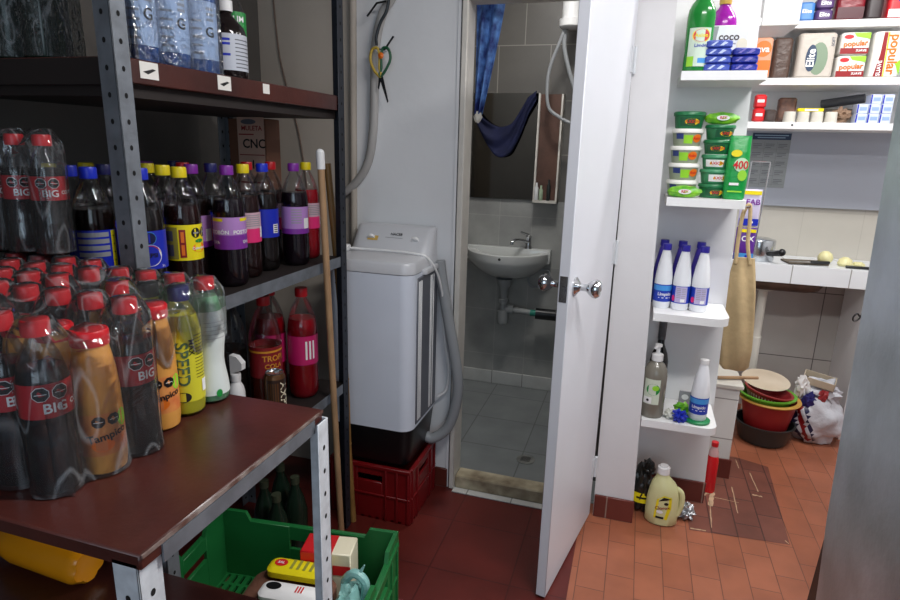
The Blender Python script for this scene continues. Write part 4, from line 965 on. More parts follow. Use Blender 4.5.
for k in range(3): place('barR', lambda: wrap_bar(mat('royal blue wrap', (30, 44, 150), .3, bump=.6, bscale=60), mat('soft lilac stripe', (120, 110, 190), .4)), 'royal blue wrapped soap bar, %s in the right stack' % ['bottom', 'middle', 'topmost'][k], (.299, 2.388, SZ[0] + e + k * .025), (0, -.1, .12)[k], 'soap bars on the top shelf')
# second shelf: tubs, sachets, detergent bag
def tub(style):
    t = thing('soap_tub', 'x', 'tub')
    m = {'g': tub_green, 'w': mat('pale tub', (150, 160, 136), .4), 'l': mat('mid green tub', (60, 140, 96), .4)}[style]
    h = .05 if style == 'w' else .049
    b = B(m); b.lathe([(0, 0), (.046, 0), (.048, .003), (.055, h), (.053, h)], seg=26); f = cyl_map(.0515, 0, h * .5, 0, 0, .16)
    if style == 'w':
        b.m(mat('navy print', (36, 56, 120), .4)); b.rect(f, -.05, -.022, .0, .02, .0008, 5); b.m(lime_m); b.rect(f, -.02, .012, -.016, .014, .0007, 5); b.m(orange_m); b.disc(f, .030, .003, .018, .015, .0012); b.m(red_m); b.text('Axion', f, .03, .003, .013, .0016)
    else:
        b.m(dgreen_m if style == 'g' else white_m); b.rect(f, -.036, .036, -.015, .015, .0007, 8); b.m(yellow_m); b.disc(f, .008, 0, .026, .012, .001); b.m(red_m); b.text('AXION', f, .010, .0, .017, .0015)
    b.obj('tub_body', t)
    b = B(mat('cream lid', (236, 234, 228), .4) if style == 'w' else m); b.lathe([(.0555, h - .004), (.0585, h - .002), (.0585, h + .008), (.055, h + .012), (0, h + .012)], seg=26); b.obj('lid', t)
    return t
zt = SZ[1] + e
for k in range(5):
    st = 'w' if k < 4 else 'g'
    place(('tub', st), lambda st=st: tub(st), ['pale tub with cream lid, bottom of the left stack behind the lime sachet', 'pale tub with cream lid, second from bottom of left stack', 'pale tub with cream lid, third from bottom of left stack', 'pale tub with cream lid, just under the dark green tub', 'dark green tub on top of the left stack of pale tubs'][k], (.150, 2.440, zt + k * .0625 * .97), (0, .15, -.1, .1, 0)[k], 'tubs on the second corner shelf').scale = (.95, .95, .97)
for k in range(5):
    st = 'l' if k in (1, 2) else 'g'
    place(('tub', st), lambda st=st: tub(st), 'green tub, %s of the right stack' % ['bottom', 'second from bottom', 'third from bottom', 'fourth from bottom', 'topmost'][k], (.258, 2.440, zt + k * .0625 * .83), (.1, .2, -.2, -.3, .3)[k], 'tubs on the second corner shelf').scale = (.88, .88, .83)
def sachet(L):
    t = thing('sachet', 'x', 'sachet'); b = B(mat('lime wrap', (140, 206, 44), .35, vary=.4, vscale=40, col2=(70, 150, 40)))
    b.blob((0, 0, .020), (L / 2, .024, .022), .12, 2.4, 3, 3, -.019); f = flat_map((0, -.0245, .022), (1, 0, 0), (0, 0, 1)); b.m(white_m); b.disc(f, 0, 0, .022, .009, .002); b.m(red_m); b.text('REY', f, 0, 0, .014, .003); b.obj('sachet_body', t); return t
place('sach', lambda: sachet(.115), 'lime green sponge sachet lying in front of the left tub stack', (.158, 2.375, zt), .0)
place('sach', None, 'lime green sponge sachet lying on top of the right tub stack', (.258, 2.44, zt + 5 * .0625 * .83 + .0005), .1)
t = thing('detergent_bag', 'green upright detergent bag with red 400 beside the tubs', 'bag', (.326, 2.40, zt)); t.scale = (.74, .9, .87)
b = B(mat('detergent green', (18, 150, 66), .35, bump=.3, bscale=30))
rings = []
for z, rx, ry in ((0, .045, .022), (.01, .050, .026), (.10, .052, .028), (.18, .05, .022), (.225, .048, .010), (.255, .047, .003)): rings.append([Vector((rx * math.copysign(abs(math.cos(a)) ** .6, math.cos(a)), ry * math.copysign(abs(math.sin(a)) ** .8, math.sin(a)), z)) for a in [2 * PI * i / 24 for i in range(24)]])
b.loft(rings); f = flat_map((0, -.0285, .12), (1, 0, 0), (0, 0, 1)); b.m(yellow_m); b.disc(f, -.014, .065, .024, .014, .003); b.m(mat('pale green print', (190, 230, 190), .4)); b.disc(f, .012, .02, .032, .028, .001); b.m(red_m); b.text('400', f, .010, .018, .044, .004); b.m(lime_m); b.disc(f, .022, -.022, .02, .022, .0012); b.m(white_m); b.rect(f, -.03, .012, -.062, -.052, .0012); b.m(lime_m); b.rect(f, -.035, .03, -.09, -.084, .0012); b.obj('bag_body', t)
# third shelf: bleach bottles
def bleach(lab=0, capped=True, bodym=None):
    t = thing('bleach_bottle', 'x', 'bottle'); b = B(bodym or mat('bleach white', (236, 238, 242), .35)); b.lathe([(0, 0), (.031, 0), (.034, .005), (.034, .10), (.033, .125), (.027, .17), (.018, .215), (.0145, .228), (.0145, .236)], seg=24); b.obj('bottle_body', t)
    f = cyl_map(.0346, 0, .062); b = B(mat('bleach blue', (28, 60, 176), .4))
    b.rect(f, -.1087, .1087, -.034, .034, .0003, 30)
    if lab == 0: b.m(sky_m); b.rect(f, -.05, .05, .010, .030, .0007, 10); b.m(white_m); b.text('Límpido', f, .004, -.004, .017, .001); b.rect(f, -.02, .03, -.020, -.017, .001, 3)
    else:
        b.m(mat('pale lilac print', (186, 176, 214), .4)); b.rect(f, -.020, .026, -.030, .032, .0007, 6); b.m(grey_m)
        for k in range(6): b.rect(f, -.014, .020, -.012 + k * .007, -.0095 + k * .007, .001, 3)
        b.m(pink_m); b.disc(f, -.028, -.016, .008, .012, .001); b.m(white_m); b.rect(f, .002, .018, -.028, -.016, .001, 2)
    b.obj('label', t)
    if capped: b = B(cap_violet); b.lathe([(.0165, .229), (.0175, .231), (.0165, .252), (0, .253)], seg=18); b.obj('cap', t)
    else: b = B(white_plastic); b.lathe([(.0165, .229), (.0165, .246), (.010, .248), (0, .244)], seg=18); b.obj('cap', t)
    return t
zb = SZ[2] + e
bl = ['white bleach bottle with blue front label, left of the front three', 'white bleach bottle with pale label, middle of the front three', 'white bleach bottle with pale label, right of the front three']
for k, (x, y) in enumerate(((.127, 2.455), (.195, 2.45), (.263, 2.45))): place(('bl', min(k, 1)), lambda k=k: bleach(min(k, 1)), bl[k], (x, y, zb), (.15, -.1, .0)[k], 'bleach bottles on the third corner shelf').scale = (.97, .97, 1.0)
for k, (x, y) in enumerate(((.120, 2.535), (.188, 2.53), (.256, 2.53))): place(('bl', 2), lambda: bleach(1, True, mat('violet bottle', (70, 56, 160), .35)), 'violet blue bottle, %s of the three behind the white bleach bottles' % ['left', 'middle', 'right'][k], (x, y, zb), (.5, .8, 1.1)[k], 'violet bottles on the third corner shelf').scale = (.97, .97, 1.02)
# lowest shelf
zl = SZ[3] + e
t = thing('soap_dispenser', 'tall greyish soap bottle with white pump and green label', 'bottle', (.136, 2.405, zl)); t.scale = (1.08, 1.08, 1.1)
b = B(greybottle); b.lathe([(0, 0), (.040, 0), (.043, .006), (.043, .155), (.040, .178), (.028, .20), (.016, .21), (.015, .215)], seg=26); b.obj('bottle_body', t)
f = cyl_map(.0435, 0, .10); b = B(mat('milky label', (206, 214, 196), .4)); b.rect(f, -.038, .02, -.045, .05, .0004, 10); b.m(green_m); b.disc(f, -.004, .012, .024, .022, .0008); b.m(lime_m); b.disc(f, .004, .018, .012, .01, .0012); b.m(white_m); b.rect(f, -.036, -.006, -.042, -.018, .001, 4); b.m(black_m); b.disc(f, -.02, -.03, .005, .005, .0014); b.obj('label', t)
b = B(white_plastic); b.lathe([(.0205, .212), (.0205, .235), (.014, .238), (.007, .24), (.007, .262), (.013, .264), (.013, .272), (0, .273)], seg=18); b.tube([(0, 0, .268), (-.012, -.032, .266)], .005, 8); b.obj('pump', t)
t = thing('glass_bottle', 'dark glass bottle with foil neck behind the soap dispenser', 'bottle', (.150, 2.53, zl))
b = B(mat('black glass', (14, 14, 16), .12)); b.lathe([(0, 0), (.035, 0), (.037, .005), (.037, .19), (.03, .225), (.014, .265), (.0135, .33)], seg=22); b.obj('bottle_body', t)
b = B(mat('silver foil neck', (90, 92, 96), .35, .7, bump=.6, bscale=80)); b.lathe([(.0155, .285), (.016, .36), (0, .361)], seg=16); b.obj('foil_neck', t)
t = place('bl_open', lambda: bleach(0, False), 'white bleach bottle standing on a green lid on the lowest shelf', (.310, 2.405, zl + .012), -.2)
b = B(mat('green lid', (24, 130, 76), .4)); b.lathe([(0, 0), (.048, 0), (.050, .003), (.050, .009), (.046, .0115), (0, .0115)], .310, 2.405, zl, 26); tag(b.obj('tub_lid'), 'round green lid under the white bleach bottle', 'lid')
b = B(mat('blue foil wrap', (30, 50, 180), .3, bump=.8, bscale=70)); b.blob((.243, 2.372, zl + .023), (.024, .018, .024), .4, 3.5, 4, 6, -.0225); tag(b.obj('crumpled_wrapper'), 'crumpled shiny blue wrapper beside the green lid', 'wrapper')
b = B(mat('lime wrap', (140, 206, 44), .35)); b.blob((.252, 2.43, zl + .030), (.028, .022, .030), .3, 2.5, 3, 8, -.0295); tag(b.obj('crumpled_wrapper'), 'lime green packet behind the blue wrapper', 'wrapper')
b = B(mat('pale scrub', (206, 206, 196), .7, vary=.3, vscale=30)); b.blob((.212, 2.395, zl + .018), (.026, .022, .019), .35, 3, 3, 9, -.0175); tag(b.obj('scrub_pad'), 'pale crumpled scrub pad between soap dispenser and blue wrapper', 'scrub pad')
t = thing('card_sachet', 'small grey printed sachet standing against the niche wall', 'sachet', (.268, 2.52, zl), 0)
b = B(grey_m); b.box(-.024, .024, -.003, .003, 0, .075, .002); b.m(white_m); f = flat_map((0, -.003, .045), (1, 0, 0), (0, 0, 1)); b.disc(f, 0, .004, .014, .012, .0008); b.m(lilac_m); b.rect(f, -.018, .018, -.03, -.018, .0008); b.obj('sachet_body', t)
# floor of the niche
t = thing('bleach_jug', 'pale yellow jug with yellow label on the floor by the pillar', 'jug', (.222, 2.388, .001), .0); t.scale = (1.1, 1.05, 1.05)
b = B(clearyel); n = 30; rings = []
for z, rx, ry, cx in ((0, .052, .034, 0), (.006, .058, .040, 0), (.05, .060, .042, 0), (.11, .058, .042, 0), (.15, .052, .040, 0), (.175, .042, .034, -.004), (.195, .027, .024, -.008), (.21, .019, .019, -.01), (.216, .019, .019, -.01)):
    rings.append([Vector((cx + rx * math.cos(2 * PI * i / n), ry * math.sin(2 * PI * i / n), z)) for i in range(n)])
b.loft(rings); b.obj('jug_body', t)
b = B(clearyel); b.tube(smooth_path([(.042, -.004, .158), (.062, -.008, .14), (.066, -.008, .09), (.055, -.008, .045)], 5), .010, 10); b.obj('handle', t)
b = B(white_plastic); b.lathe([(.0225, .212), (.0225, .238), (.015, .241), (.015, .246), (0, .246)], -.01, 0, 0, 20); b.obj('cap', t)
f0 = cyl_map(.060, 0, .085); f = lambda u, v, o=0: Vector((f0(u, v, o).x, f0(u, v, o).y * .705, f0(u, v, o).z))
b = B(yellow_m); b.poly(f, [(-.03, -.05), (.018, -.052), (.030, .0), (.028, .045), (.0, .052), (-.024, .03)], .0016); b.m(black_m); b.poly(f, [(-.018, .024), (.0, .045), (.026, .040), (.010, .034)], .0022); b.disc(f, .01, .018, .008, .006, .0022); b.m(dred_m); b.text('Clorox', f, -.002, -.002, .018, .0026, .2); b.m(white_m); b.disc(f, -.010, -.020, .012, .007, .002); b.m(black_m); b.rect(f, -.022, .006, -.049, -.040, .0022, 3); b.obj('label', t)
t = thing('rubbish_bag', 'dark crumpled bag with yellow label band behind the pale jug', 'bag', (.140, 2.445, .001)); t.scale = (1.15, 1.05, 1.1)
b = B(darkbag); b.blob((0, 0, .10), (.036, .045, .10), .18, 3, 4, 3, -.099); b.blob((.012, -.01, .19), (.022, .022, .03), .4, 4, 3, 5); b.obj('bag_body', t)
b = B(yellow_m); f = cyl_map(.044, 0, .075); b.rect(f, -.04, .03, -.022, .020, 0, 8); b.m(black_m); b.rect(f, -.02, .02, -.004, .004, .001, 4); b.obj('label', t)
b = B(foil); b.blob((.318, 2.455, .030), (.036, .035, .033), .4, 3.5, 4, 4, -.0295); tag(b.obj('foil_ball'), 'crumpled clear and silver wrapper on the floor beside the pale jug', 'wrapper')
t = thing('drink_bottle', 'small red drink bottle on the floor at the niche wall end', 'bottle', (.440, 2.71, .001))
b = B(mat('red plastic bottle', (206, 26, 34), .25)); b.lathe([(0, 0), (.024, 0), (.026, .004), (.026, .15), (.022, .175), (.0215, .18)], seg=18); b.m(mat('pinkish clear', (200, 160, 160), .2)); b.lathe([(.0215, .18), (.020, .20), (.013, .222), (.0125, .23)], seg=18, cap=False); b.obj('bottle_body', t)
b = B(cap_red); b.lathe([(.015, .226), (.015, .246), (0, .246)], seg=16); b.obj('cap', t)

# ------------------------------------------------------------------ kitchen
t = thing('tiled_block', 'low white tiled block with red skirting behind the niche wall', 'block', (0, 0, 0))
b = B(tile_mat('white block tile', (226, 226, 222), (220, 220, 216), (150, 148, 144), .2, .2, .003, 0, .3, 'xz', .1, .05)); b.box(.36, .535, 2.86, 3.35, .0, .455, .003); blk = b.obj('block_body', t)
b = B(skirt_red); b.box(.36, .545, 2.850, 2.8595, 0, .10, .002); b.obj('skirting', t)
b = B(offwhite); b.box(.355, .548, 2.845, 3.36, .4555, .475, .003); b.obj('block_top', t)
b = B(wood_pale); b.tube([(.44, 2.90, .4855), (.62, 2.96, .487)], .008, 8); tag(b.obj('wooden_spoon'), 'pale wooden handle sticking out over the low white block', 'spoon')
# tote bag
t = thing('tote_bag', 'beige cloth tote bag hanging at the end of niche wall', 'bag', (.480, 2.785, 0))
t.scale = (1.12, 1.1, 1)
b = B(tan_cloth); rings = []; n = 40
for z, rx, ry, cx in ((.572, .040, .012, .0), (.59, .054, .022, 0), (.68, .058, .034, -.003), (.80, .056, .034, -.008), (.92, .052, .028, -.014), (1.0, .046, .02, -.018), (1.075, .036, .012, -.020)):
    rings.append([Vector((cx + rx * math.cos(2 * PI * i / n), ry * math.sin(2 * PI * i / n) * (1 + .35 * math.sin(9 * PI * i / n + z * 7)), z)) for i in range(n)])
b.loft(rings); b.obj('bag_body', t)
b = B(tan_cloth); b.tube(smooth_path([(-.050, -.01, 1.05), (-.052, -.006, 1.15), (-.048, -.004, 1.26), (-.030, -.002, 1.30), (-.022, -.004, 1.24), (-.018, -.008, 1.14), (.0, -.01, 1.05)], 5), .0075, 8); b.obj('strap', t)
b = B(chrome); b.tube([(-.034, -.002, 1.293), (-.034, -.04, 1.293), (-.085, -.06, 1.29), (-.125, -.098, 1.29)], .004, 8); b.obj('wall_hook', t)
# buckets
BX, BY = .772, 3.37
t = thing('basin', 'black plastic basin on the floor at the bottom of stack', 'basin', (BX, BY, .001))
b = B(mat('dark basin', (40, 42, 42), .4)); b.lathe([(0, 0), (.108, 0), (.118, .006), (.145, .105), (.152, .108), (.152, .113), (.141, .113), (.114, .012), (0, .010)], seg=36); b.obj('basin_body', t)
t = thing('basin', 'dark red basin with yellow rim nested in the black basin', 'basin', (BX + .004, BY, .072))
b = B(mat('red basin', (150, 30, 32), .4)); b.lathe([(0, 0), (.094, 0), (.104, .006), (.135, .165), (.131, .165), (.10, .012), (0, .010)], seg=36); b.obj('basin_body', t)
b = B(mat('mustard rim', (206, 158, 70), .5)); b.lathe([(.136, .166), (.151, .166), (.154, .172), (.150, .178), (.132, .176)], seg=36, cap=False); b.obj('rim', t)
t = thing('basin', 'lime green shallow basin resting in the red one', 'basin', (BX - .01, BY - .01, .20))
b = B(mat('lime basin', (100, 170, 50), .4)); b.lathe([(0, 0), (.085, 0), (.095, .005), (.128, .065), (.140, .068), (.141, .075), (.126, .074), (.092, .012), (0, .010)], seg=36); b.obj('basin_body', t)
t = thing('colander', 'red slotted colander tilted on top of the green basin', 'colander', (BX - .02, BY - .015, .212))
t.rotation_euler = (0, .16, 0)
cm_ = mat('colander red', (140, 30, 36), .4); b = B(cm_); b.lathe([(0, 0), (.07, 0), (.08, .004), (.112, .075), (.122, .078), (.122, .084), (.109, .084), (.077, .012), (0, .008)], seg=36); b.m(mat('colander slot', (206, 180, 172), .6))
for i in range(44):
    a = 2 * PI * i / 44; r0, r1 = .0885, .1075
    p = [Vector((r0 * math.cos(a + s), r0 * math.sin(a + s), .019)) for s in (-.03, .03)] + [Vector((r1 * math.cos(a + s), r1 * math.sin(a + s), .062)) for s in (.03, -.03)]
    b.face([b.bm.verts.new(q * 1.006) for q in p])
b.obj('colander_body', t)
t = thing('tray', 'beige oval tray leaning inside the colander', 'tray', (BX - .02, BY + .045, .318)); t.rotation_euler = (.75, .10, 0)
b = B(mat('beige plate', (206, 190, 166), .5)); b.lathe([(0, 0), (.09, 0), (.118, .012), (.122, .016), (.116, .016), (.09, .005), (0, .005)], seg=34, sy=.5); b.obj('tray_body', t)
# printed plastic sack
t = thing('plastic_sack', 'bulging white plastic sack with red and navy stripes beneath the counter', 'sack', (1.03, 3.455, .001)); t.scale = (1.1, 1.0, 1.08)
b = B(bagwhite); b.blob((0, 0, .12), (.130, .095, .135), .12, 2.4, 4, 11, -.119); b.blob((.0, .02, .245), (.085, .06, .07), .32, 3, 4, 13)
b.m(mat('navy stripe', (30, 30, 70), .4)); kn = b.k; b.m(dred_m); kr = b.k
for f_ in b.bm.faces:
    c_ = f_.calc_center_median(); u_ = math.atan2(c_.x, -c_.y) + .45 * (c_.z - .12) / .13
    if abs(math.atan2(c_.x, -c_.y)) < 1.5 and c_.z < .23 and c_.z > .01:
        if -1.25 < u_ < -1.0 or -.52 < u_ < -.40: f_.material_index = kn
        elif -.92 < u_ < -.66: f_.material_index = kr
b.obj('sack_body', t)
b = B(mat('navy print bag', (40, 40, 110), .35, bump=.5)); b.blob((-.055, -.055, .225), (.028, .016, .040), .4, 3, 3, 15); b.m(mat('faded red print', (160, 50, 54), .45)); b.blob((.005, -.045, .255), (.020, .012, .026), .4, 3, 3, 16); b.m(white_m); b.blob((-.085, -.03, .285), (.03, .02, .05), .4, 3, 3, 17); b.obj('printed_wraps', t)
t = thing('carton_tray', 'open brown carton tray on top of the white sack', 'box', (1.02, 3.47, .322), -.25); t.rotation_euler = (.1, .12, -.3)
b = B(mat('pale carton', (196, 182, 160), .7)); b.box(-.075, .075, -.05, .05, 0, .004); b.box(-.075, -.071, -.05, .05, 0, .04); b.box(.071, .075, -.05, .05, 0, .04); b.box(-.075, .075, -.05, -.046, 0, .04); b.box(-.075, .075, .046, .05, 0, .04); b.m(mat('dark carton inside', (80, 66, 58), .8)); b.box(-.07, .07, -.045, .045, .0042, .006); b.obj('tray_body', t)
# counter with sink
CZ = .945
t = thing('kitchen_counter', 'white tiled kitchen counter with built-in sink', 'counter', (0, 0, 0))
ct = tile_mat('white counter tile', (232, 236, 240), (228, 232, 236), (170, 170, 168), .27, .27, .003, 0, .25, 'xy', .1, .03)
cf = tile_mat('white counter front tile', (232, 236, 240), (228, 232, 236), (160, 160, 158), .27, .4, .003, 0, .25, 'xz', .1, .03, (.0, 0))
b = B(ct); b.box(.46, 1.30, 3.50, 3.849, CZ - .03, CZ, .002); b.obj('countertop', t)
b = B(cf); b.box(.46, 1.30, 3.494, 3.4995, CZ - .098, CZ, .001); b.obj('front_edge', t)
b = B(white_wall); b.box(1.175, 1.26, 3.51, 3.849, 0, CZ - .0305, .002); b.obj('support', t)
b = B(sinkbrown); b.rbox(.58, .98, 3.503, 3.80, [(.79, .06), (.808, .015), (.835, .0), (CZ - .031, 0)], .05); b.obj('sink_bowl', t)
b = B(offwhite); b.lathe([(.05, .80), (.05, .775), (.035, .77), (.024, .765), (.024, .50), (.028, .50), (.028, .30), (.02, .10), (.02, .002)], .72, 3.65, 0, 16); b.m(sinkbrown); b.lathe([(.06, .806), (.06, .786), (.03, .784)], .72, 3.65, 0, 16); b.obj('drain_pipe', t)
b = B(black_plastic); b.tube(smooth_path([(1.175, 3.50, .84), (1.17, 3.488, .78), (1.155, 3.486, .70), (1.13, 3.486, .68), (1.125, 3.486, .70), (1.14, 3.488, .72), (1.155, 3.49, .705)], 5), .004, 6); tag(b.obj('cable_hook'), 'black cable hanging in a loop under the counter end', 'cable')
# pressure cooker, boards, knife, onions
t = thing('cooking_pot', 'steel pressure cooker with black handle on the counter', 'pot', (.655, 3.62, CZ + .0005))
b = B(steel); b.lathe([(0, 0), (.078, 0), (.083, .006), (.083, .105), (.080, .112), (.05, .12), (0, .122)], seg=32); b.obj('pot_body', t)
b = B(black_plastic); b.tube([(.04, -.07, .045), (.085, -.13, .06)], .014, 10, True, .017); b.blob((.09, -.135, .064), (.02, .02, .02), 0, 1, 2); b.obj('handle', t)
t = thing('cutting_board', 'stained thin cutting board lying on the counter', 'board', (.885, 3.60, CZ + .0005), .15)
b = B(mat('stained board', (112, 100, 86), .6, vary=.4, vscale=14)); b.box(-.10, .10, -.06, .06, 0, .010, .003); b.obj('board_body', t)
t = thing('knife', 'black handled knife lying across the cutting board', 'knife', (.945, 3.545, CZ + .012), .25)
b = B(black_plastic); b.rbox(-.05, .05, -.009, .009, [(0, .003), (.006, 0), (.014, .003)], .006); b.obj('handle', t)
b = B(steel); b.prism([(-.05, -.008), (-.16, -.004), (-.16, 0), (-.05, .010)], .006, .008, 'z'); b.obj('blade', t)
b = B(onion_m); b.lathe([(0, 0), (.02, .002), (.034, .018), (.037, .034), (.030, .055), (.014, .068), (0, .070)], .985, 3.62, CZ + .001, 24); tag(b.obj('onion'), 'round peeled onion standing on the counter', 'onion')
b = B(onion_m); b.lathe([(0, 0), (.03, .001), (.036, .012), (.030, .034), (.012, .046), (0, .047)], 1.075, 3.60, CZ + .001, 24); tag(b.obj('onion'), 'halved peeled onion nearest the refrigerator', 'onion')
b = B(onion_m); b.blob((1.135, 3.59, CZ + .0145), (.028, .02, .014), .2, 3, 3, 3, -.0135); tag(b.obj('onion'), 'small piece of peeled onion beside the halved one', 'onion')
b = B(black_plastic); b.rbox(1.06, 1.17, 3.525, 3.545, [(CZ + .001, .003), (CZ + .008, 0), (CZ + .014, .003)], .006); tag(b.obj('utensil'), 'black handled utensil lying at the counter edge by the refrigerator', 'utensil')
# wire stand with hanging sachets
t = thing('wire_stand', 'thin wire display stand rising from the counter', 'stand', (0, 0, 0))
b = B(chrome); b.tube([(.575, 3.20, 1.47), (.558, 3.19, .97)], .0032, 8); b.tube([(.5, 3.24, 1.47), (.49, 3.24, .97)], .0032, 8); b.tube([(.575, 3.20, 1.47), (.5, 3.24, 1.47)], .003, 8); b.tube([(.558, 3.19, .97), (.49, 3.24, .97)], .003, 8)
for k in range(3): b.tube([(.56 , 3.195, 1.0 + k * .16), (.47, 3.16, 1.0 + k * .16)], .0025, 6)
b.tube([(.49, 3.24, .97), (.49, 3.24, .474)], .003, 8); b.tube([(.455, 3.24, .478), (.525, 3.24, .478)], .004, 8); b.obj('wire_frame', t)
for k, (z0, h, m1, m2, lab) in enumerate(((1.17, .175, mat('lilac white pack', (206, 200, 226), .35), purple_m, 'white and purple detergent sachet with yellow top on the wire stand'), (1.01, .155, mat('vivid purple pack', (96, 44, 150), .35), white_m, 'purple detergent sachet hanging below the white one'))):
    t = thing('detergent_sachet', lab, 'sachet', (.508, 3.150, z0), 0, 'hanging detergent sachets')
    b = B(m1); rings = []
    for z, ry in ((0, .002), (h * .1, .010), (h * .5, .014), (h * .9, .010), (h, .002)): rings.append([Vector((.044 * math.copysign(abs(math.cos(a)) ** .5, math.cos(a)), ry * math.sin(a), z)) for a in [2 * PI * i / 20 for i in range(20)]])
    b.loft(rings); f = flat_map((0, -.0145, h * .5), (1, 0, 0), (0, 0, 1)); b.m(yellow_m); b.rect(f, -.04, .04, h * .36, h * .46, .002); b.m(m2); b.text('OX' if k else 'FAB', f, .008, h * .16, .036, .002); b.m(blue_m if k == 0 else sky_m); b.rect(f, -.042, .042, -h * .46, -h * .28, .002); b.m(white_m if k == 0 else blue_m); b.disc(f, .012, -h * .37, .008, .006, .003); b.obj('sachet_body', t)
# grey panel with poster
b = B(mat('grey metal panel', (176, 181, 192), .35, .3)); b.box(.50, 1.40, 3.825, 3.8495, 1.225, 1.635, .002); tag(b.obj('wall_panel'), 'plain grey metal panel on the wall above the counter', 'panel')
t = thing('poster', 'grey instruction poster with dark heading on the grey panel', 'poster', (0, 0, 0))
b = B(mat('poster paper', (140, 146, 148), .6)); b.box(.575, .772, 3.821, 3.8245, 1.325, 1.622); f = flat_map((.672, 3.821, 1.475), (1, 0, 0), (0, 0, 1)); b.m(mat('poster heading', (34, 56, 86), .6)); b.rect(f, -.095, .098, .110, .145, .0008); b.m(mat('poster pale text', (150, 176, 196), .6)); b.rect(f, -.085, .085, .131, .136, .0012); b.rect(f, -.07, .07, .119, .124, .0012)
b.m(dgrey_plastic)
for r_ in range(5):
    z = .085 - r_ * .048
    b.rect(f, -.095, .095, z - .025, z - .024, .0009)
    for c_ in range(3):
        for l_ in range(3): b.rect(f, -.088 + c_ * .064, -.088 + c_ * .064 + (.045 if l_ < 2 else .028), z - l_ * .009, z - l_ * .009 + .0035, .001)
for u in (-.030, .034): b.rect(f, u, u + .001, -.14, .10, .0009)
b.obj('poster_sheet', t)
# shelves over the counter
sh = [(2.135, 'highest kitchen wall shelf with red and blue packets'), (1.875, 'middle kitchen wall shelf with tissue and flour packs'), (1.665, 'lowest kitchen wall shelf with cups and small boxes')]
for z, lab in sh:
    b = B(shelf_white); b.box(.46, 1.45, 3.50, 3.849, z - .034, z, .002)
    if z < 1.7: b.m(hole); b.disc(flat_map((.70, 3.50, z - .014), (1, 0, 0), (0, 0, 1)), 0, 0, .005, .005, .0006)
    tag(b.obj('wall_shelf'), lab, 'shelf', 'kitchen wall shelves')
b = B(shelf_white); b.box(.40, .535, 2.84, 3.10, 2.0, 2.45, .003); b.m(mat('cabinet edge', (180, 178, 172), .6)); b.box(.40, .536, 2.838, 2.84, 2.0, 2.004); tag(b.obj('wall_cupboard'), 'plain white cupboard hanging beside the kitchen shelves', 'cupboard')
b = B(shelf_white); b.box(.081, .399, 2.84, 3.10, 2.0, 2.03, .002); tag(b.obj('bracket_board'), 'white board carrying the cupboard from the divider wall', 'board')
def pack(name, lab, cat, x, z, w_, h, d_, m, deco, bev=.008, y=3.51, round_=True, group=None):
    t = thing(name, lab, cat, (x - .058, y, z + .0006), 0, group); b = B(m)
    if round_: b.rbox(-w_ / 2, w_ / 2, 0, d_, [(0, bev), (bev, 0), (h - bev, 0), (h, bev)], min(.02, d_ * .3))
    else: b.box(-w_ / 2, w_ / 2, 0, d_, 0, h, .002)
    deco(b, flat_map((0, 0, h / 2), (1, 0, 0), (0, 0, 1)), w_, h); b.obj('pack_body', t); return t
def d_lava(b, f, w_, h):
    b.m(orange_m); b.rect(f, -w_ * .45, w_ * .45, -h * .42, -h * .06, .001); b.disc(f, 0, h * .22, w_ * .42, h * .2, .001); b.m(white_m); b.text('ava', f, 0, h * .21, w_ * .5, .002)
def d_tissue(b, f, w_, h):
    b.m(mat('grey green print', (120, 140, 116), .5)); b.disc(f, .012, -.015, .040, .075, .001); b.m(mat('dark teal print', (34, 56, 86), .5)); b.disc(f, -.02, -.012, .024, .062, .0015); b.m(white_m); b.text('Elite', f, -.02, -.012, .048, .002, PI / 2); b.m(dgrey_plastic); b.text('SOFT', f, .066, .062, .018, .002, PI / 2)
def d_pop(b, f, w_, h):
    b.m(lime_m); b.poly(f, [(-.0, h * .30), (w_ * .46, h * .2), (w_ * .46, h * .47), (-w_ * .1, h * .47)], .001); b.m(red_m); b.disc(f, -w_ * .25, h * .30, w_ * .16, h * .10, .0015); b.m(dred_m); b.rect(f, -w_ * .48, w_ * .46, -h * .46, -h * .20, .001); b.m(white_m); b.text('SUAVE', f, w_ * .22, -h * .32, h * .15, .002); b.m(orange_m); b.text('popular', f, 0, .0, w_ * .26, .002, .06)
    b.m(mat('outline brown', (120, 30, 20), .5)); b.text('popular', f, .001, -.0015, w_ * .26, .0016, .06)
def d_popv(b, f, w_, h):
    b.m(dred_m); b.poly(f, [(-w_ * .36, -h * .48), (-w_ * .06, -h * .48), (-w_ * .10, h * .48), (-w_ * .22, h * .48), (-w_ * .24, 0)], .001); b.m(yellow_m); b.poly(f, [(-w_ * .05, -h * .48), (-w_ * .01, -h * .48), (-w_ * .04, h * .48), (-w_ * .09, h * .48)], .0012); b.m(orange_m); b.text('popular', f, w_ * .18, 0, h * .28, .002, -PI / 2); b.m(white_m); b.text('SUAVE', f, -w_ * .2, -h * .3, .024, .002, PI / 2); b.m(lime_m); b.poly(f, [(w_ * .3, -h * .2), (w_ * .48, -h * .1), (w_ * .48, -h * .45)], .001); b.m(red_m); b.disc(f, w_ * .42, h * .4, .012, .022, .0015)
M2 = 1.875
pack('packet', 'orange and white packet at the left of middle kitchen shelf', 'packet', .578, M2, .088, .19, .06, mat('peach pack', (220, 160, 130), .4), d_lava)
pack('dark_bag', 'brown dark bag between the orange packet and tissue pack', 'bag', .672, M2, .085, .19, .08, mat('brown translucent bag', (84, 66, 58), .35, bump=.6, bscale=30), lambda b, f, w_, h: None, y=3.53)
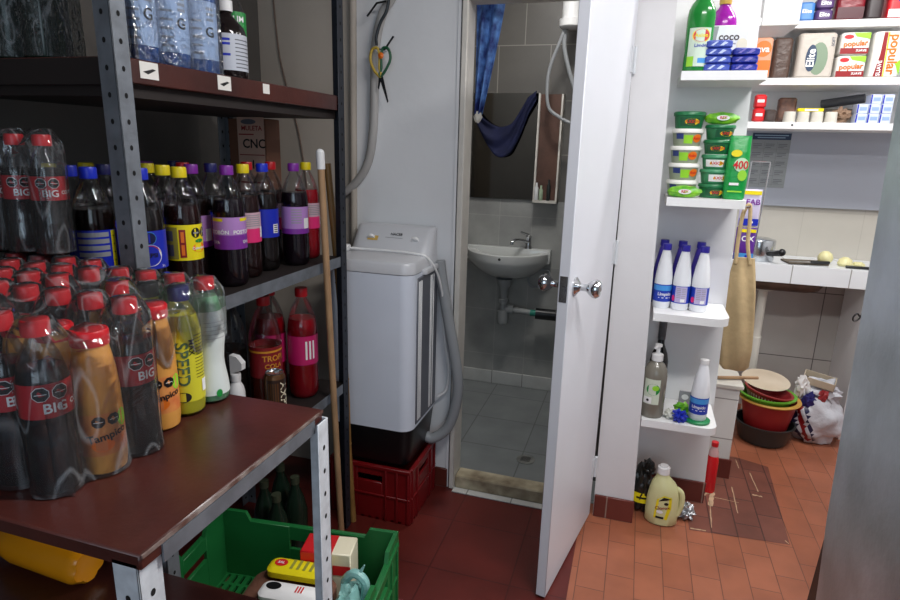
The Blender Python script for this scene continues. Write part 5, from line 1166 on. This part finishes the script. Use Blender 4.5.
pack('tissue_pack', 'taupe wrapped tissue pack with green leaf emblem', 'tissue pack', .815, M2, .165, .205, .12, tissue_wrap, d_tissue)
pack('paper_pack', 'white red and lime pack, upper of the two beside the tissue pack', 'tissue pack', .975, M2 + .1035, .125, .10, .11, paper_white, d_pop)
pack('paper_pack', 'white red and lime pack, lower of the two beside the tissue pack', 'tissue pack', .972, M2, .125, .10, .11, paper_white, d_pop)
pack('paper_pack', 'tall upright red and yellow pack next to the refrigerator edge', 'tissue pack', 1.115, M2, .125, .205, .11, paper_white, d_popv)
T2 = 2.135
def d_el(b, f, w_, h):
    b.m(white_m); b.text('Elite', f, 0, 0, w_ * .34, .002)
pack('napkin_pack', 'red packet at the left end of highest kitchen shelf', 'packet', .682, T2, .05, .075, .08, red_m, lambda b, f, w_, h: (b.m(yellow_m), b.rect(f, -.018, .018, -.01, .012, .001)))
pack('napkin_pack', 'blue packet with white letters between red packet and purple packs', 'packet', .745, T2, .072, .085, .08, mat('sky pack', (70, 130, 200), .4), d_el)
for k in range(2): pack('napkin_pack', 'purple small pack, %s of a stack of two on highest shelf' % ['lower', 'upper'][k], 'packet', .822, T2 + k * .0515, .075, .05, .08, mat('violet pack', (84, 60, 110), .4), d_el)
pack('foil_bag', 'large dark red bag on the highest kitchen shelf', 'bag', .93, T2, .12, .17, .10, mat('wine bag', (120, 20, 34), .35, bump=.4), lambda b, f, w_, h: (b.m(mat('deep wine', (70, 12, 26), .4)), b.rect(f, -.055, .055, -.08, -.03, .001)))
pack('snack_bag', 'dark glossy bag behind the red packs on the highest shelf', 'bag', 1.03, T2, .07, .12, .08, mat('charcoal bag', (50, 40, 42), .4), lambda b, f, w_, h: None)
pack('foil_bag', 'bright red and white bag with blue oval near refrigerator', 'bag', 1.145, T2, .13, .17, .10, mat('bright red bag', (196, 30, 40), .35), lambda b, f, w_, h: (b.m(white_m), b.rect(f, -.06, .06, -.08, -.045, .001), b.m(blue_m), b.disc(f, .015, .0, .045, .024, .001), b.m(white_m), b.text('Max', f, .015, 0, .034, .002)))
L2 = 1.665
for k in range(2): pack('small_can', 'red small can, %s of two at the left of lowest shelf' % ['lower', 'upper'][k], 'can', .602, L2 + k * .0665, .055, .066, .05, red_m, lambda b, f, w_, h: (b.m(white_m), b.rect(f, -.016, .016, -.006, .008, .001)))
pack('snack_bag', 'dark bag behind the red cans on the lowest shelf', 'bag', .655, L2, .06, .06, .07, mat('charcoal brown bag', (66, 54, 50), .5, bump=.5), lambda b, f, w_, h: None)
pack('woven_bag', 'brown patterned bag behind the white cups', 'bag', .745, L2, .085, .125, .06, mat('rust pattern bag', (120, 84, 68), .6, vary=.5, vscale=40, col2=(80, 60, 54)), lambda b, f, w_, h: None, y=3.60)
for k in range(4):
    t = thing('paper_cup', 'white cup on the lowest shelf, %s from left' % ['first', 'second', 'third', 'fourth'][k], 'cup', (.690 + k * .062, 3.545, L2 + .0006), 0, 'white cups on the lowest kitchen shelf'); b = B(mat('cup white', (214, 210, 200), .6)); b.lathe([(0, 0), (.026, 0), (.0285, .004), (.0265, .05), (.024, .052), (.0, .05)], seg=20); b.obj('cup_body', t)
b = B(yellow_m); b.box(.722, .837, 3.53, 3.57, L2 + .0535, L2 + .069, .002); b.m(white_m); b.rect(flat_map((.782, 3.53, L2 + .061), (1, 0, 0), (0, 0, 1)), -.03, .03, -.004, .004, .001); tag(b.obj('slim_box'), 'slim yellow box lying across the white cups', 'box')
b = B(mat('crumpled brown bag', (128, 102, 82), .7, bump=.6)); b.blob((.925, 3.57, L2 + .036), (.04, .035, .037), .3, 3, 3, 21, -.0355); tag(b.obj('paper_bag'), 'crumpled brown paper bag right of the white cups', 'bag')
bx = [(0, 0), (1, 0), (2, 0), (0, 1), (1, 1), (2, 1), (1, 2), (2, 2)]
pn = ['bottom left', 'bottom middle', 'bottom right', 'middle left', 'middle middle', 'middle right', 'top middle', 'top right']
for (i, j), nm in zip(bx, pn):
    pack('small_box', 'tiny blue and white box, %s of the stacked boxes by refrigerator' % nm, 'box', 1.055 + i * .0505, L2 + j * .0445, .048, .044, .07, mat('pale blue box', (206, 216, 240), .4), lambda b, f, w_, h: (b.m(blue_m), b.rect(f, -.023, -.017, -.02, .02, .001), b.m(mat('soft blue', (150, 176, 226), .4)), b.rect(f, -.012, .018, -.008, .008, .001)), round_=False, group='small boxes on the lowest kitchen shelf')
t = thing('cardboard_tube', 'dark cardboard tube lying behind the small boxes', 'tube', (0, 0, 0)); b = B(mat('dark tube wrap', (70, 72, 78), .5)); b.cyl((.86, 3.70, L2 + .10), (1.03, 3.62, L2 + .125), .022); b.obj('tube_body', t)
pack('woven_bag', 'grey brown sack at the back of lowest shelf under dark tube', 'bag', 1.0, L2, .15, .075, .10, mat('grey sack', (110, 104, 98), .6, bump=.5), lambda b, f, w_, h: None, y=3.66)

# ------------------------------------------------------------------ refrigerator at the right
t = thing('refrigerator', 'brushed steel refrigerator in the right foreground', 'refrigerator', (.630, 1.8, 0)); t.rotation_euler = (0, math.radians(-1.68), 0)
b = B(mat('fridge dark side', (34, 34, 38), .5)); b.box(.040, .66, -.93, .022, .002, 1.84, .004); b.prism([(-.06, .002), (.11, .002), (.0, .52), (-.06, .49)], .010, .04, 'x'); b.obj('body', t)
b = B(brushed); b.prism([(-.95, .03), (-.03, .03), (-.018, .28), (0, .48), (0, 1.86), (-.95, 1.86)], 0, .04, 'x'); dr = b.obj('door', t)
b = B(chrome); b.tube([(-.045, -.88, .8), (-.045, -.88, 1.4)], .012, 10); b.cyl((0, -.88, .82), (-.045, -.88, .82), .009); b.cyl((0, -.88, 1.38), (-.045, -.88, 1.38), .009); b.obj('handle', dr)

# ------------------------------------------------------------------ light
def area(name, loc, target, sx, sy, power, col):
    l = bpy.data.lights.new(name, 'AREA'); l.shape = 'RECTANGLE'; l.size = sx; l.size_y = sy; l.energy = power; l.color = col
    o = bpy.data.objects.new(name, l); COL.objects.link(o); o.location = loc
    o.rotation_euler = (Vector(target) - Vector(loc)).to_track_quat('-Z', 'Y').to_euler(); return o
area('ceiling_lamp', (.50, .95, 2.55), (.45, 1.15, 0), .9, .12, 31, (1.0, .98, .97))
area('rear_fill', (.95, 1.95, 2.56), (.75, 2.1, 0), .6, .1, 12, (1.0, .99, .98))  # added second light to brighten the niche and shelves
area('kitchen_lamp', (.95, 2.75, 2.56), (.9, 2.95, 0), .7, .1, 22, (1.0, .98, .96))
area('bathroom_fill', (-.45, 2.62, 2.56), (-.5, 3.0, 0), .2, .2, 11.0, (1.0, .98, .95))  # added fill light that lifts the dim bathroom
area('daylight', (.5, -2.0, 1.7), (.0, 2, 1.0), 1.8, 1.8, 25, (.70, .86, 1.0))
wd = bpy.data.worlds.new('world'); S.world = wd; wd.use_nodes = True
wd.node_tree.nodes['Background'].inputs[0].default_value = (.62, .74, .95, 1); wd.node_tree.nodes['Background'].inputs[1].default_value = .12
S.view_settings.view_transform = 'Standard'; S.view_settings.look = 'None'; S.view_settings.exposure = 0.0; S.view_settings.gamma = 1.0
S.view_settings.use_curve_mapping = False
S.cycles.transparent_max_bounces = 32
